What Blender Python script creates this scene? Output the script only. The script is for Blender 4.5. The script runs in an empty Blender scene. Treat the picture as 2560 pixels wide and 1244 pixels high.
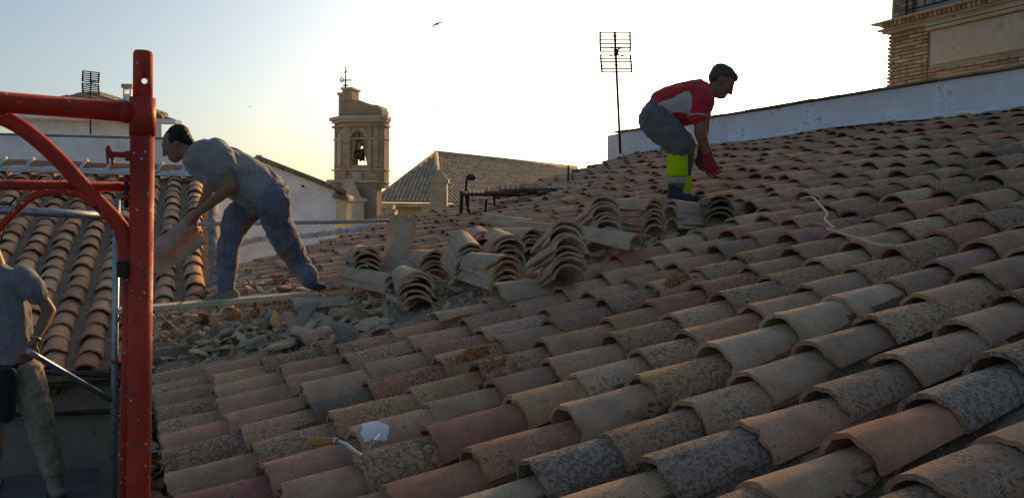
import bpy, bmesh, math, random
import numpy as np
from mathutils import Vector, Matrix, noise, Euler

SC = bpy.context.scene
COL = SC.collection
R = math.radians

# ------------------------------------------------------------------ camera
FPX = 2100.0                      # focal length in pixels of the 2560 wide frame
YAW, PIT, ROLL = R(25.0), R(-2.02), 0.0135
CAM = Vector((-0.19, 0.0, 0.85))
FW = Vector((math.sin(YAW)*math.cos(PIT), math.cos(YAW)*math.cos(PIT), math.sin(PIT)))
_r0 = Vector((math.cos(YAW), -math.sin(YAW), 0)); _u0 = _r0.cross(FW)
RT = _r0*math.cos(ROLL)+_u0*math.sin(ROLL); UP = RT.cross(FW)
cd = bpy.data.cameras.new('camera'); cam = bpy.data.objects.new('camera', cd); COL.objects.link(cam)
m3 = Matrix((RT, UP, -FW)).transposed()
cam.matrix_world = Matrix.Translation(CAM) @ m3.to_4x4()
cd.sensor_width = 36; cd.lens = 36*FPX/2560; cd.clip_start = 0.05; cd.clip_end = 5000
SC.camera = cam

# ------------------------------------------------------------------ sky, sun, exposure
SUN_EL = R(14.0); SUN_AZ = R(25+23)      # azimuth from +Y towards +X
w = bpy.data.worlds.new('World'); SC.world = w; w.use_nodes = True
nt = w.node_tree; nt.nodes.clear()
sky = nt.nodes.new('ShaderNodeTexSky'); sky.sky_type = 'NISHITA'; sky.sun_disc = False
sky.sun_elevation = SUN_EL; sky.sun_rotation = SUN_AZ
sky.air_density = 0.85; sky.dust_density = 4.5; sky.ozone_density = 6.0; sky.altitude = 400
bg = nt.nodes.new('ShaderNodeBackground'); bg.inputs[1].default_value = 0.12
wo = nt.nodes.new('ShaderNodeOutputWorld')
nt.links.new(sky.outputs[0], bg.inputs[0]); nt.links.new(bg.outputs[0], wo.inputs[0])
sd = bpy.data.lights.new('sun', 'SUN'); sd.energy = 2.0; sd.angle = R(3.0); sd.color = (1.0, 0.72, 0.42)
so = bpy.data.objects.new('sun', sd); COL.objects.link(so)
sdir = Vector((math.sin(SUN_AZ)*math.cos(SUN_EL), math.cos(SUN_AZ)*math.cos(SUN_EL), math.sin(SUN_EL)))
so.rotation_euler = sdir.to_track_quat('Z', 'Y').to_euler()
SC.view_settings.view_transform = 'Standard'; SC.view_settings.look = 'None'
SC.view_settings.gamma = 1.0; SC.view_settings.use_curve_mapping = False
SC.cycles.max_bounces = 5; SC.cycles.diffuse_bounces = 3; SC.cycles.glossy_bounces = 2; SC.cycles.transmission_bounces = 2
SC.cycles.caustics_reflective = False; SC.cycles.caustics_refractive = False; SC.cycles.use_denoising = True
SC.view_settings.exposure = 0.95
SC.view_settings.use_white_balance = True; SC.view_settings.white_balance_temperature = 12500

# ------------------------------------------------------------------ geometry helpers
def at(px, py, d):
    return CAM + d*(FW + ((px-1280)/FPX)*RT - ((py-622)/FPX)*UP)
def hit(px, py, P, n):
    d = at(px, py, 1)-CAM; t = (Vector(P)-CAM).dot(n)/d.dot(n); return CAM+d*t
def at_z(px, py, z): return hit(px, py, (0, 0, z), Vector((0, 0, 1)))
def at_y(px, py, y): return hit(px, py, (0, y, 0), Vector((0, 1, 0)))
def at_x(px, py, x): return hit(px, py, (x, 0, 0), Vector((1, 0, 0)))
def proj(p):
    v = Vector(p)-CAM; d = v.dot(FW)
    return (1280+FPX*v.dot(RT)/d, 622-FPX*v.dot(UP)/d, d) if d > 0.05 else (-9999, -9999, d)

def mesh_obj(name, bm, mat=None, parent=None, smooth=False):
    me = bpy.data.meshes.new(name); bm.to_mesh(me); bm.free()
    return link(name, me, mat, parent, smooth)
def link(name, me, mat=None, parent=None, smooth=False):
    if mat and not me.materials: me.materials.append(mat)
    if smooth: me.polygons.foreach_set('use_smooth', [True]*len(me.polygons))
    o = bpy.data.objects.new(name, me); COL.objects.link(o)
    if parent is not None: o.parent = parent; o.matrix_parent_inverse = parent.matrix_basis.inverted()
    return o
def thing(name, label, cat, loc=(0, 0, 0), group=None):
    o = bpy.data.objects.new(name, None); COL.objects.link(o); o.location = loc
    o.empty_display_size = 0.1
    return tag(o, label, cat, group)
def tag(o, label, cat, group=None):
    o['label'] = label; o['category'] = cat
    if group: o['group'] = group
    return o
def kind(o, k): o['kind'] = k; return o

def box(bm, c, s, rot=None):
    M = Matrix.Translation(Vector(c)) @ (rot.to_4x4() if rot is not None else Matrix()) @ Matrix.Diagonal((s[0], s[1], s[2], 1))
    return bmesh.ops.create_cube(bm, size=1, matrix=M)['verts']
def frame_mat(x, y=None, z=None):
    x = Vector(x).normalized()
    z = Vector(z) if z is not None else Vector((0, 0, 1))
    yv = z.cross(x).normalized(); zv = x.cross(yv).normalized()
    return Matrix((x, yv, zv)).transposed()
def tube(bm, pts, r, seg=12, cap=True):
    pts = [Vector(p) for p in pts]; n = len(pts)
    rs = r if isinstance(r, (list, tuple)) else [r]*n
    t0 = (pts[1]-pts[0]).normalized()
    a = t0.orthogonal().normalized(); rings = []
    for i in range(n):
        t = (pts[min(i+1, n-1)]-pts[max(i-1, 0)]).normalized()
        a = (a-t*a.dot(t)).normalized(); b = t.cross(a)
        rings.append([bm.verts.new(pts[i]+rs[i]*(math.cos(2*math.pi*k/seg)*a+math.sin(2*math.pi*k/seg)*b)) for k in range(seg)])
    for i in range(n-1):
        for k in range(seg):
            bm.faces.new((rings[i][k], rings[i][(k+1) % seg], rings[i+1][(k+1) % seg], rings[i+1][k]))
    if cap:
        bm.faces.new(rings[0][::-1]); bm.faces.new(rings[-1])
def tube_obj(name, pts, r, mat, parent=None, seg=12):
    bm = bmesh.new(); tube(bm, pts, r, seg); bmesh.ops.recalc_face_normals(bm, faces=bm.faces)
    o = mesh_obj(name, bm, mat, parent)
    for p in o.data.polygons: p.use_smooth = len(p.vertices) == 4
    return o
def box_obj(name, c, s, mat, parent=None, rot=None, bev=0.0):
    bm = bmesh.new(); box(bm, c, s, rot)
    if bev: bmesh.ops.bevel(bm, geom=bm.edges[:], offset=bev, segments=1, affect='EDGES')
    return mesh_obj(name, bm, mat, parent)
def prism(bm, outline, depthvec):
    a = [bm.verts.new(p) for p in outline]; d = Vector(depthvec)
    b = [bm.verts.new(Vector(p)+d) for p in outline]; n = len(a)
    bm.faces.new(a); bm.faces.new(b[::-1])
    for i in range(n): bm.faces.new((a[i], b[i], b[(i+1) % n], a[(i+1) % n]))
    bmesh.ops.recalc_face_normals(bm, faces=bm.faces)
def smooth_path(pts, n=6):
    pts = [Vector(p) for p in pts]; out = []
    P = [pts[0]*2-pts[1]]+pts+[pts[-1]*2-pts[-2]]
    for i in range(1, len(P)-2):
        for k in range(n):
            t = k/n; a, b, c, d = P[i-1], P[i], P[i+1], P[i+2]
            out.append(0.5*((2*b)+(c-a)*t+(2*a-5*b+4*c-d)*t*t+(3*b-a-3*c+d)*t**3))
    out.append(pts[-1]); return out

# ------------------------------------------------------------------ materials
class NB:
    def __init__(s, name):
        s.m = bpy.data.materials.new(name); s.m.use_nodes = True; s.t = s.m.node_tree
        s.b = s.t.nodes['Principled BSDF']; s.b.inputs['Specular IOR Level'].default_value = 0.25
    def n(s, typ, **kw):
        x = s.t.nodes.new(typ)
        for k, v in kw.items():
            if k in ('inputs',):
                for a, b in v.items(): s.set(x.inputs[a], b)
            else: setattr(x, k, v)
        return x
    def set(s, sock, v):
        if hasattr(v, 'links') or isinstance(v, bpy.types.NodeSocket): s.t.links.new(v, sock)
        else:
            if isinstance(v, tuple) and len(v) == 3 and sock.type == 'RGBA': v = (*v, 1)
            sock.default_value = v
    def pos(s): return s.n('ShaderNodeNewGeometry').outputs['Position']
    def obj(s): return s.n('ShaderNodeTexCoord').outputs['Object']
    def noise(s, vec, scale, detail=3, rough=0.6, dist=0.0):
        return s.n('ShaderNodeTexNoise', inputs={'Vector': vec, 'Scale': scale, 'Detail': min(detail, 5), 'Roughness': rough, 'Distortion': dist}).outputs['Fac']
    def vor(s, vec, scale, feat='F1', out='Distance'):
        return s.n('ShaderNodeTexVoronoi', feature=feat, inputs={'Vector': vec, 'Scale': scale}).outputs[out]
    def ramp(s, fac, lo, hi, a=0.0, b=1.0):
        return s.n('ShaderNodeMapRange', clamp=True, interpolation_type='SMOOTHSTEP', inputs={'Value': fac, 'From Min': lo, 'From Max': hi, 'To Min': a, 'To Max': b}).outputs[0]
    def math(s, op, a, b=0.0):
        x = s.n('ShaderNodeMath', operation=op); s.set(x.inputs[0], a); s.set(x.inputs[1], b); return x.outputs[0]
    def mix(s, f, a, b, blend='MIX'):
        x = s.n('ShaderNodeMix', data_type='RGBA', blend_type=blend)
        s.set(x.inputs[0], f); s.set(x.inputs[6], a); s.set(x.inputs[7], b); return x.outputs[2]
    def scl(s, col, f):
        x = s.n('ShaderNodeVectorMath', operation='SCALE'); s.set(x.inputs[0], col); s.set(x.inputs['Scale'], f); return x.outputs[0]
    def bump(s, h, strength=0.4, dist=0.01):
        x = s.n('ShaderNodeBump', inputs={'Height': h, 'Strength': strength, 'Distance': dist}); s.t.links.new(x.outputs[0], s.b.inputs['Normal'])
    def fin(s, col=None, rough=0.8, metal=0.0):
        if col is not None: s.set(s.b.inputs['Base Color'], col)
        s.set(s.b.inputs['Roughness'], rough); s.set(s.b.inputs['Metallic'], metal); return s.m

def tile_mat(name, src):
    B = NB(name)
    if src == 'object':
        oi = B.n('ShaderNodeObjectInfo'); tint, al = oi.outputs['Color'], oi.outputs['Alpha']
    else:
        a = B.n('ShaderNodeAttribute', attribute_name='tint'); tint, al = a.outputs['Color'], a.outputs['Alpha']
    p = B.pos()
    n1 = B.noise(p, 10, 3, .65); n2 = B.noise(p, 75, 5, .8); n3 = B.noise(p, 170, 2, .7)
    c = B.scl(tint, B.ramp(n1, .2, .8, .74, 1.25))
    c = B.scl(c, B.ramp(n3, .2, .8, .82, 1.18))
    # ochre bloom of the fired clay
    c = B.mix(B.ramp(n1, .55, .75, 0, .4), c, (.34, .215, .11))
    # dark lichen crust: freckles where it is thin, crust where it is thick
    s = B.math('ADD', B.math('MULTIPLY', n2, .72), B.math('MULTIPLY', n1, .28))
    s = B.math('ADD', s, B.math('MULTIPLY', B.math('SUBTRACT', al, .5), .24))
    c = B.mix(B.ramp(s, .53, .60, 0, .78), c, (.115, .080, .057))
    # pale crustose lichen rosettes
    wv = B.n('ShaderNodeVectorMath', operation='ADD'); B.set(wv.inputs[0], p)
    B.set(wv.inputs[1], B.scl(B.n('ShaderNodeTexNoise', inputs={'Vector': p, 'Scale': 75.0, 'Detail': 1.0}).outputs['Color'], .02))
    v2 = B.vor(wv.outputs[0], 70)
    msk = B.math('MULTIPLY', B.ramp(v2, .20, .36, 1, 0), B.ramp(B.math('ADD', n1, B.math('MULTIPLY', B.math('SUBTRACT', al, .5), .55)), .52, .68))
    c = B.mix(B.math('MULTIPLY', msk, .6), c, (.44, .38, .32))
    # mustard lichen
    v3 = B.math('MULTIPLY', B.ramp(n2, .58, .68), B.ramp(B.noise(p, 4.3, 1), .52, .66))
    c = B.mix(B.math('MULTIPLY', v3, .5), c, (.27, .17, .065))
    h = B.math('ADD', B.math('MULTIPLY', n2, .7), B.math('ADD', B.math('MULTIPLY', n3, .35), B.math('MULTIPLY', msk, .3)))
    B.bump(h, .8, .010)
    return B.fin(c, .93)
M = {}
M['tile'] = tile_mat('roof_tile_clay', 'object')
M['tile_stuff'] = tile_mat('roof_tile_clay_far', 'attr')

def simple(name, col, rough=.7, metal=0, var=.25, scale=12, bump=.2, bdist=.004, col2=None, c2lo=.52, c2hi=.66, c2s=9, fine=60):
    B = NB(name); p = B.pos()
    n1 = B.noise(p, scale, 5, .6); n2 = B.noise(p, fine, 6, .7)
    v = B.n('ShaderNodeRGB'); v.outputs[0].default_value = (*col, 1)
    c = B.scl(v.outputs[0], B.ramp(B.math('ADD', B.math('MULTIPLY', n1, .6), B.math('MULTIPLY', n2, .4)), .25, .75, 1-var, 1+var))
    if col2 is not None: c = B.mix(B.ramp(B.noise(p, c2s, 7, .7), c2lo, c2hi), c, (*col2, 1))
    if bump: B.bump(B.math('ADD', n1, n2), bump, bdist)
    return B.fin(c, rough, metal)
M['bed'] = simple('mortar_bed_earth', (.40, .28, .185), .95, var=.4, scale=7, bump=1, bdist=.02, col2=(.50, .37, .27), c2s=14)
M['mortar'] = simple('white_mortar', (.66, .63, .58), .92, var=.3, scale=9, bump=.9, bdist=.015, col2=(.22, .20, .18), c2lo=.55, c2hi=.68)
M['mortar_grey'] = simple('grey_mortar', (.36, .32, .275), .92, var=.35, scale=9, bump=.9, bdist=.015, col2=(.14, .12, .105), c2lo=.45, c2hi=.6)
M['plaster'] = simple('whitewashed_plaster', (.70, .70, .71), .9, var=.10, scale=2.2, bump=.35, bdist=.01, col2=(.40, .39, .40), c2lo=.60, c2hi=.78, c2s=3)
def flaked(name, base, under, lo=.60, hi=.64):
    B = NB(name); p = B.pos(); n1 = B.noise(p, 2.4, 4, .6); n2 = B.noise(p, 13, 9, .75); n3 = B.noise(p, 45, 5, .7)
    v = B.n('ShaderNodeRGB'); v.outputs[0].default_value = (*base, 1)
    c = B.scl(v.outputs[0], B.ramp(n1, .25, .75, .82, 1.12)); c = B.scl(c, B.ramp(n3, .2, .8, .92, 1.06))
    z = B.n('ShaderNodeSeparateXYZ', inputs={0: p}).outputs['Z']
    f = B.ramp(B.math('ADD', B.math('MULTIPLY', n2, .55), B.math('MULTIPLY', n1, .45)), lo, hi)
    c = B.mix(B.math('MULTIPLY', f, .85), c, (*under, 1))
    B.bump(B.math('SUBTRACT', B.math('ADD', n2, n3), f), .5, .01); return B.fin(c, .92)
M['parapet'] = flaked('flaking_limewash', (.78, .78, .79), (.36, .34, .33), .55, .62)
M['white_wall'] = flaked('white_limewash', (.82, .82, .82), (.5, .48, .46), .66, .72)
M['cream'] = flaked('cream_render', (.44, .38, .28), (.28, .25, .2), .56, .70)
M['stone'] = flaked('weathered_stone', (.46, .40, .31), (.24, .2, .15), .54, .68)
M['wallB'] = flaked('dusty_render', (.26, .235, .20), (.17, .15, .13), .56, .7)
M['panel'] = flaked('stained_panel_render', (.46, .41, .33), (.25, .225, .19), .53, .68)
def brickwall(name, c1, c2, mo, scale, rot=(0, 0, 0)):
    B = NB(name); tc = B.obj(); mp = B.n('ShaderNodeMapping', inputs={'Vector': tc, 'Rotation': rot})
    b = B.n('ShaderNodeTexBrick', inputs={'Vector': mp.outputs[0], 'Color1': c1, 'Color2': c2, 'Mortar': mo, 'Scale': scale, 'Mortar Size': .018, 'Mortar Smooth': .3, 'Brick Width': .5, 'Row Height': .16})
    p = B.pos(); c = B.scl(b.outputs['Color'], B.ramp(B.noise(p, 1.5, 6, .7), .25, .75, .7, 1.25))
    B.bump(B.math('ADD', B.math('MULTIPLY', b.outputs['Fac'], -1.0), B.math('MULTIPLY', B.noise(p, 12, 4), .8)), .9, .03); return B.fin(c, .93)
M['tower_brick'] = brickwall('tower_brickwork', (.41, .315, .22), (.33, .25, .175), (.44, .36, .27), 2.0, (R(90), 0, 0))
Bb = NB('old_brick'); oi = Bb.n('ShaderNodeObjectInfo'); p_ = Bb.pos()
cb = Bb.scl(oi.outputs['Color'], Bb.ramp(Bb.noise(p_, 25, 6, .7), .25, .75, .7, 1.3)); Bb.bump(Bb.noise(p_, 60, 5), .5, .006); M['brick'] = Bb.fin(cb, .92)
def paint(name, col, under, lo=.63, hi=.66, rough=.42):
    B = NB(name); p = B.pos(); n = B.noise(p, 30, 10, .78); n1 = B.noise(p, 5, 3)
    v = B.n('ShaderNodeRGB'); v.outputs[0].default_value = (*col, 1)
    c = B.scl(v.outputs[0], B.ramp(n1, .3, .7, .7, 1.15)); f = B.ramp(n, lo, hi)
    c = B.mix(f, c, (*under, 1))
    # cement splashes and scuffs
    sp = B.math('MULTIPLY', B.ramp(B.vor(p, 60), .12, .2, 1, 0), B.ramp(B.noise(p, 11, 3), .5, .56))
    c = B.mix(sp, c, (.5, .45, .42)); sc = B.ramp(B.noise(p, 120, 3), .62, .70); c = B.mix(B.math('MULTIPLY', sc, .35), c, (.12, .05, .04))
    B.bump(B.math('SUBTRACT', B.math('MULTIPLY', B.noise(p, 90, 4), .4), f), .4, .002)
    return B.fin(c, B.ramp(B.noise(p, 14, 5), .3, .7, rough-.1, rough+.3))
M['red'] = paint('red_scaffold_paint', (.56, .045, .026), (.15, .07, .048), .56, .62, .55)
M['galv'] = simple('galvanised_steel', (.36, .38, .41), .45, .75, .25, 20, .1, .001, col2=(.22, .22, .22), c2s=30)
M['darksteel'] = simple('dark_steel', (.035, .034, .036), .5, .4, .3, 20, .1, .001)
M['rust'] = simple('rusty_sheet', (.075, .042, .036), .75, .2, .4, 9, .3, .003, col2=(.14, .065, .04), c2s=14)
M['iron'] = simple('wrought_iron', (.03, .028, .027), .7, .3, .2, 20, .1, .001)
M['bronze'] = simple('bell_bronze', (.055, .06, .05), .55, .5, .3, 3, .1, .01)
def woodm(name, col, dark, sc=(1, 14, 14)):
    B = NB(name); mp = B.n('ShaderNodeMapping', inputs={'Vector': B.obj(), 'Scale': sc})
    n = B.noise(mp.outputs[0], 5, 8, .65, .6); n2 = B.noise(B.pos(), 40, 5)
    c = B.mix(B.ramp(n, .35, .7), (*col, 1), (*dark, 1)); c = B.scl(c, B.ramp(n2, .25, .75, .8, 1.15)); B.bump(n, .3, .002); return B.fin(c, .75)
M['plank'] = woodm('plank_wood', (.70, .58, .40), (.50, .39, .25))
M['eavewood'] = woodm('eave_wood', (.16, .12, .085), (.08, .06, .045))
M['handle'] = woodm('varnished_handle', (.50, .26, .075), (.36, .17, .045))
def cloth(name, col, var=.2, wear=None, weave=700):
    B = NB(name); p = B.pos(); n1 = B.noise(p, 9, 5, .65); n2 = B.noise(p, 55, 4)
    v = B.n('ShaderNodeRGB'); v.outputs[0].default_value = (*col, 1)
    c = B.scl(v.outputs[0], B.ramp(B.math('ADD', B.math('MULTIPLY', n1, .65), B.math('MULTIPLY', n2, .35)), .25, .75, 1-var, 1+var))
    if wear: c = B.mix(B.math('MULTIPLY', B.ramp(B.noise(p, 6, 6, .7), .5, .68), .6), c, (*wear, 1))
    B.bump(B.math('ADD', n1, B.math('MULTIPLY', n2, .5)), .35, .012)
    B.b.inputs['Sheen Weight'].default_value = .15; return B.fin(c, .95)
M['tee'] = cloth('grey_jersey', (.25, .245, .245), .28)
M['tee_light'] = cloth('pale_grey_jersey', (.19, .19, .205), .22, (.13, .13, .14))
M['denim'] = cloth('dusty_denim', (.125, .15, .205), .4, (.28, .26, .24))
M['khaki'] = cloth('khaki_twill', (.30, .23, .165), .3, (.2, .16, .12))
M['workgrey'] = cloth('grey_work_twill', (.125, .12, .125), .3, (.19, .175, .16))
M['redcloth'] = cloth('red_polo', (.58, .028, .038), .25)
M['whitecloth'] = cloth('pale_polo_panel', (.44, .42, .45), .15, (.3, .26, .26))
M['hivis'] = cloth('hi_vis_fabric', (.36, .60, .015), .22)
M['hiband'] = cloth('reflective_band', (.42, .34, .26), .15)
M['redglove'] = cloth('red_glove', (.34, .02, .028), .25)
M['darkglove'] = cloth('dark_glove', (.035, .04, .045), .25)
M['leather'] = cloth('dusty_suede', (.23, .195, .155), .3, (.3, .27, .23))
M['darkboot'] = cloth('navy_boot', (.03, .035, .055), .3)
M['black'] = cloth('black_nylon', (.018, .018, .02), .3)
def skinm(name, col):
    B = NB(name); p = B.pos(); n = B.noise(p, 30, 5); n2 = B.noise(p, 6, 3)
    v = B.n('ShaderNodeRGB'); v.outputs[0].default_value = (*col, 1)
    c = B.scl(v.outputs[0], B.ramp(n, .25, .75, .85, 1.12)); c = B.mix(B.math('MULTIPLY', B.ramp(n2, .45, .7), .3), c, (.30, .10, .07))
    B.bump(n, .15, .003); B.b.inputs['Subsurface Weight'].default_value = .06; B.b.inputs['Subsurface Radius'].default_value = (.01, .004, .002); return B.fin(c, .55)
M['skin'] = skinm('tanned_skin', (.30, .15, .095)); M['skin2'] = skinm('tanned_skin_dark', (.26, .125, .08))
def hairm(name, c):
    B = NB(name); mp = B.n('ShaderNodeMapping', inputs={'Vector': B.pos(), 'Scale': (60, 60, 240)}); n = B.noise(mp.outputs[0], 1.2, 4)
    cc = B.mix(n, (*c, 1), tuple(x*.45 for x in c)+(1,)); B.bump(n, .8, .004); return B.fin(cc, .6)
M['hair'] = hairm('dark_hair', (.03, .024, .02)); M['hair2'] = hairm('greying_hair', (.10, .09, .08))
M['eye'] = NB('eye_dark').fin((.02, .015, .012), .2)
M['rope'] = simple('pale_rope', (.52, .44, .33), .9, var=.3, scale=90, bump=.6, bdist=.004)
M['leaf'] = simple('dry_leaf', (.34, .18, .09), .8, var=.5, scale=20, bump=.3)
M['moss'] = simple('dry_orange_stonecrop', (.48, .20, .09), .9, var=.45, scale=50, bump=.3)
M['ground'] = simple('dusty_ground', (.24, .21, .17), .95, var=.25, scale=.7, bump=.3)
M['deckplate'] = simple('scaffold_deck', (.16, .155, .15), .8, .3, .3, 5, .3, .002)
M['bird'] = NB('swallow_feathers').fin((.02, .022, .03), .6)
M['glass'] = NB('dark_window').fin((.03, .03, .035), .15)
M['steelblade'] = simple('trowel_steel', (.42, .42, .43), .35, .8, .2, 40, .15, .001, col2=(.3, .29, .28), c2s=25)
M['stub'] = simple('broken_stone', (.36, .31, .25), .95, var=.4, scale=14, bump=1, bdist=.02, col2=(.24, .20, .15), c2s=8)

# ------------------------------------------------------------------ roof tiles
PITCH = R(15.7); TP = math.tan(PITCH)
NA = Vector((-math.sin(PITCH), 0, math.cos(PITCH)))      # normal of roof A
SA = Vector((math.cos(PITCH), 0, math.sin(PITCH)))       # up-slope of roof A
def roofA(x, y, h=0.0): return Vector((x, y, TP*x))+NA*h
def onA(px, py, h=0.0): return hit(px, py, NA*h, NA)
TL, TW0, TW1, TT = .40, .214, .152, .015                 # tile length, wide, narrow, thickness
def tile_mesh(name, seed=0, arc=14, ln=6, chip=1.0, warp=1.0):
    rnd = random.Random(seed); bm = bmesh.new(); half = R(83)
    off = Vector((rnd.uniform(0, 50), rnd.uniform(0, 50), rnd.uniform(0, 50)))
    crn = rnd.choice([None, None, -1, 1]); chipd = rnd.uniform(.02, .075)
    tw = rnd.uniform(-.07, .07)*warp; sqv = rnd.uniform(.80, .98); wsc = rnd.uniform(.95, 1.05)
    O, I = [], []
    for i in range(ln+1):
        ro, ri = [], []
        for k in range(arc+1):
            a = -half+2*half*k/arc; t = i/ln
            wd = wsc*(TW0*(1-t)+TW1*t)/2/math.sin(half)
            x = t*TL
            e = (noise.noise(off+Vector((k*.9, 0, 0)))*.013+noise.noise(off+Vector((k*2.7, 5, 0)))*.007)*chip
            if i == 0:
                x += e
                if crn and chip and (k/arc-.5)*crn > .32: x += chipd*((k/arc-.5)*crn-.32)/.18
            if i == ln: x += e*.8
            rr = wd*(1+.035*warp*noise.noise(off+Vector((t*3, a*1.5, 3))))
            th = TT*(1+.25*noise.noise(off+Vector((t*4, a*2, 9))))
            aa = a+tw*t
            sq = sqv
            ro.append(bm.verts.new((x, rr*math.sin(aa), sq*rr*(math.cos(aa)-math.cos(half))+.0)))
            ri.append(bm.verts.new((x, (rr-th)*math.sin(aa), sq*rr*(math.cos(aa)-math.cos(half))-th*max(.35, math.cos(aa)))))
        O.append(ro); I.append(ri)
    for i in range(ln):
        for k in range(arc):
            bm.faces.new((O[i][k], O[i+1][k], O[i+1][k+1], O[i][k+1])); bm.faces.new((I[i][k], I[i][k+1], I[i+1][k+1], I[i+1][k]))
    for k in range(arc):
        bm.faces.new((O[0][k], O[0][k+1], I[0][k+1], I[0][k])); bm.faces.new((O[ln][k], I[ln][k], I[ln][k+1], O[ln][k+1]))
    for i in range(ln):
        bm.faces.new((O[i][0], I[i][0], I[i+1][0], O[i+1][0])); bm.faces.new((O[i][arc], O[i+1][arc], I[i+1][arc], I[i][arc]))
    bmesh.ops.recalc_face_normals(bm, faces=bm.faces)
    # crisp rims
    for e in bm.edges:
        if len(e.link_faces) == 2 and e.calc_face_angle(0) > R(50): e.smooth = False
    me = bpy.data.meshes.new(name); bm.to_mesh(me); bm.free(); me.materials.append(M['tile'])
    me.polygons.foreach_set('use_smooth', [True]*len(me.polygons)); return me
TILES = [tile_mesh('roof_tile_%d' % i, i) for i in range(22)]
LOW = [tile_mesh('roof_tile_low_%d' % i, 40+i, 8, 2) for i in range(4)]
def mesh_arr(me):
    v = np.empty(len(me.vertices)*3); me.vertices.foreach_get('co', v); v = v.reshape(-1, 3)
    return v, [list(p.vertices) for p in me.polygons]
LOWA = [mesh_arr(m) for m in LOW]
PAL = [((.46, .315, .205), 6), ((.46, .285, .19), 5), ((.40, .28, .19), 5), ((.45, .225, .145), 2), ((.50, .355, .24), 4), ((.35, .245, .17), 3), ((.45, .30, .175), 3), ((.42, .25, .175), 2)]
PALW = [c for c, k in PAL for _ in range(k)]
def tint(rnd, lich=.5, spread=.5):
    c = rnd.choice(PALW); c = (c[0]*1.38, c[1]*1.13, c[2]*1.06); f = rnd.uniform(.85, 1.12); g = rnd.uniform(-.012, .012)
    return (max(.02, c[0]*f+g), c[1]*f, max(.02, c[2]*f-g), min(1, max(0, lich+rnd.uniform(-spread, spread))))
class Joined:
    """many small alike pieces as one mesh with a colour per piece"""
    def __init__(s): s.v = []; s.f = []; s.c = []; s.n = 0
    def add(s, arr, mat, col):
        v, f = arr; Mx = np.array(mat); w_ = v@Mx[:3, :3].T+Mx[:3, 3]
        s.v.append(w_); s.f += [[i+s.n for i in q] for q in f]; s.c.append(np.tile(np.array(col), (len(v), 1))); s.n += len(v)
    def build(s, name, mat, parent):
        me = bpy.data.meshes.new(name); me.from_pydata(np.vstack(s.v).tolist(), [], s.f); me.update()
        ca = me.color_attributes.new('tint', 'FLOAT_COLOR', 'POINT'); ca.data.foreach_set('color', np.vstack(s.c).astype(np.float32).ravel())
        me.materials.append(mat); me.polygons.foreach_set('use_smooth', [True]*len(me.polygons)); me.set_sharp_from_angle(angle=R(45))
        return kind(link(name, me, None, parent), 'stuff')
def tile_obj(me, mat, col, parent=None, name='roof_tile'):
    o = bpy.data.objects.new(name, me); COL.objects.link(o); o.color = col
    if parent is not None: o.parent = parent; o.matrix_parent_inverse = parent.matrix_basis.inverted()
    o.matrix_basis = mat; return o
def slope_mat(p, s, n, tilt=0.0, yaw=0.0, roll=0.0, flip=False):
    y = n.cross(s).normalized(); B3 = Matrix((s, y, n)).transposed()
    Rm = Matrix.Rotation(yaw, 3, 'Z') @ Matrix.Rotation(tilt, 3, 'Y') @ Matrix.Rotation(roll, 3, 'X')
    if flip: Rm = Rm @ Matrix.Rotation(math.pi, 3, 'X')
    return Matrix.Translation(p) @ (B3 @ Rm).to_4x4()
def inside(pt, poly):
    x, y = pt; c = False; j = len(poly)-1
    for i in range(len(poly)):
        xi, yi = poly[i]; xj, yj = poly[j]
        if (yi > y) != (yj > y) and x < (xj-xi)*(y-yi)/(yj-yi)+xi: c = not c
        j = i
    return c

# ================================================================== SETTING
bm = bmesh.new(); bmesh.ops.create_grid(bm, x_segments=2, y_segments=2, size=1500)
o = mesh_obj('ground', bm, M['ground']); o.location.z = -5.2; kind(o, 'structure')

# roof B frame (the wing that falls towards the camera)
PB = at(180, 895, 6.9); AZB = R(4.6); PBI = R(18.5)
HB = Vector((math.sin(AZB), math.cos(AZB), 0)); CB = Vector((math.cos(AZB), -math.sin(AZB), 0))
SB = HB*math.cos(PBI)+Vector((0, 0, math.sin(PBI))); NBn = CB.cross(SB)
def onB(px, py): return hit(px, py, PB, NBn)
def uvB(p): d = Vector(p)-PB; return d.dot(CB), d.dot(SB)
def roofB(u, v, h=0.0): return PB+CB*u+SB*v+NBn*h
UB1 = uvB(onB(515, 700))[0]; VB1 = uvB(onB(230, 418))[1]; UB0 = uvB(onB(-250, 600))[0]-.6
print('roofB', UB0, UB1, VB1, PB)

# ------------------------------------------------------------------ roof A
roofA_t = thing('tiled_roof', 'large old clay tiled roof falling to the left, half stripped for repair', 'roof', (3.4, 5.0, -.2))
YV0, YV1, XR = -.57, 11.0, 7.0
HOLE = [(-.25, 5.35), (.4, 4.95), (.9, 4.5), (1.6, 4.25), (2.6, 4.35), (3.3, 4.15), (3.62, 4.4), (3.7, 5.2), (3.3, 6.0), (2.6, 6.3), (1.9, 6.7), (1.3, 6.9), (.6, 7.45), (-.25, 7.7)]
def bordB(y):   # x of roof B's right verge at a given y
    p0, p1 = roofB(UB1, 0), roofB(UB1, 5); return p0.x+(p1.x-p0.x)*(y-p0.y)/(p1.y-p0.y)
def wob(x, y): return .022*noise.noise(Vector((x*.6, y*.5, 3)))+.010*noise.noise(Vector((x*1.7, y*1.9, 7)))
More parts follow.
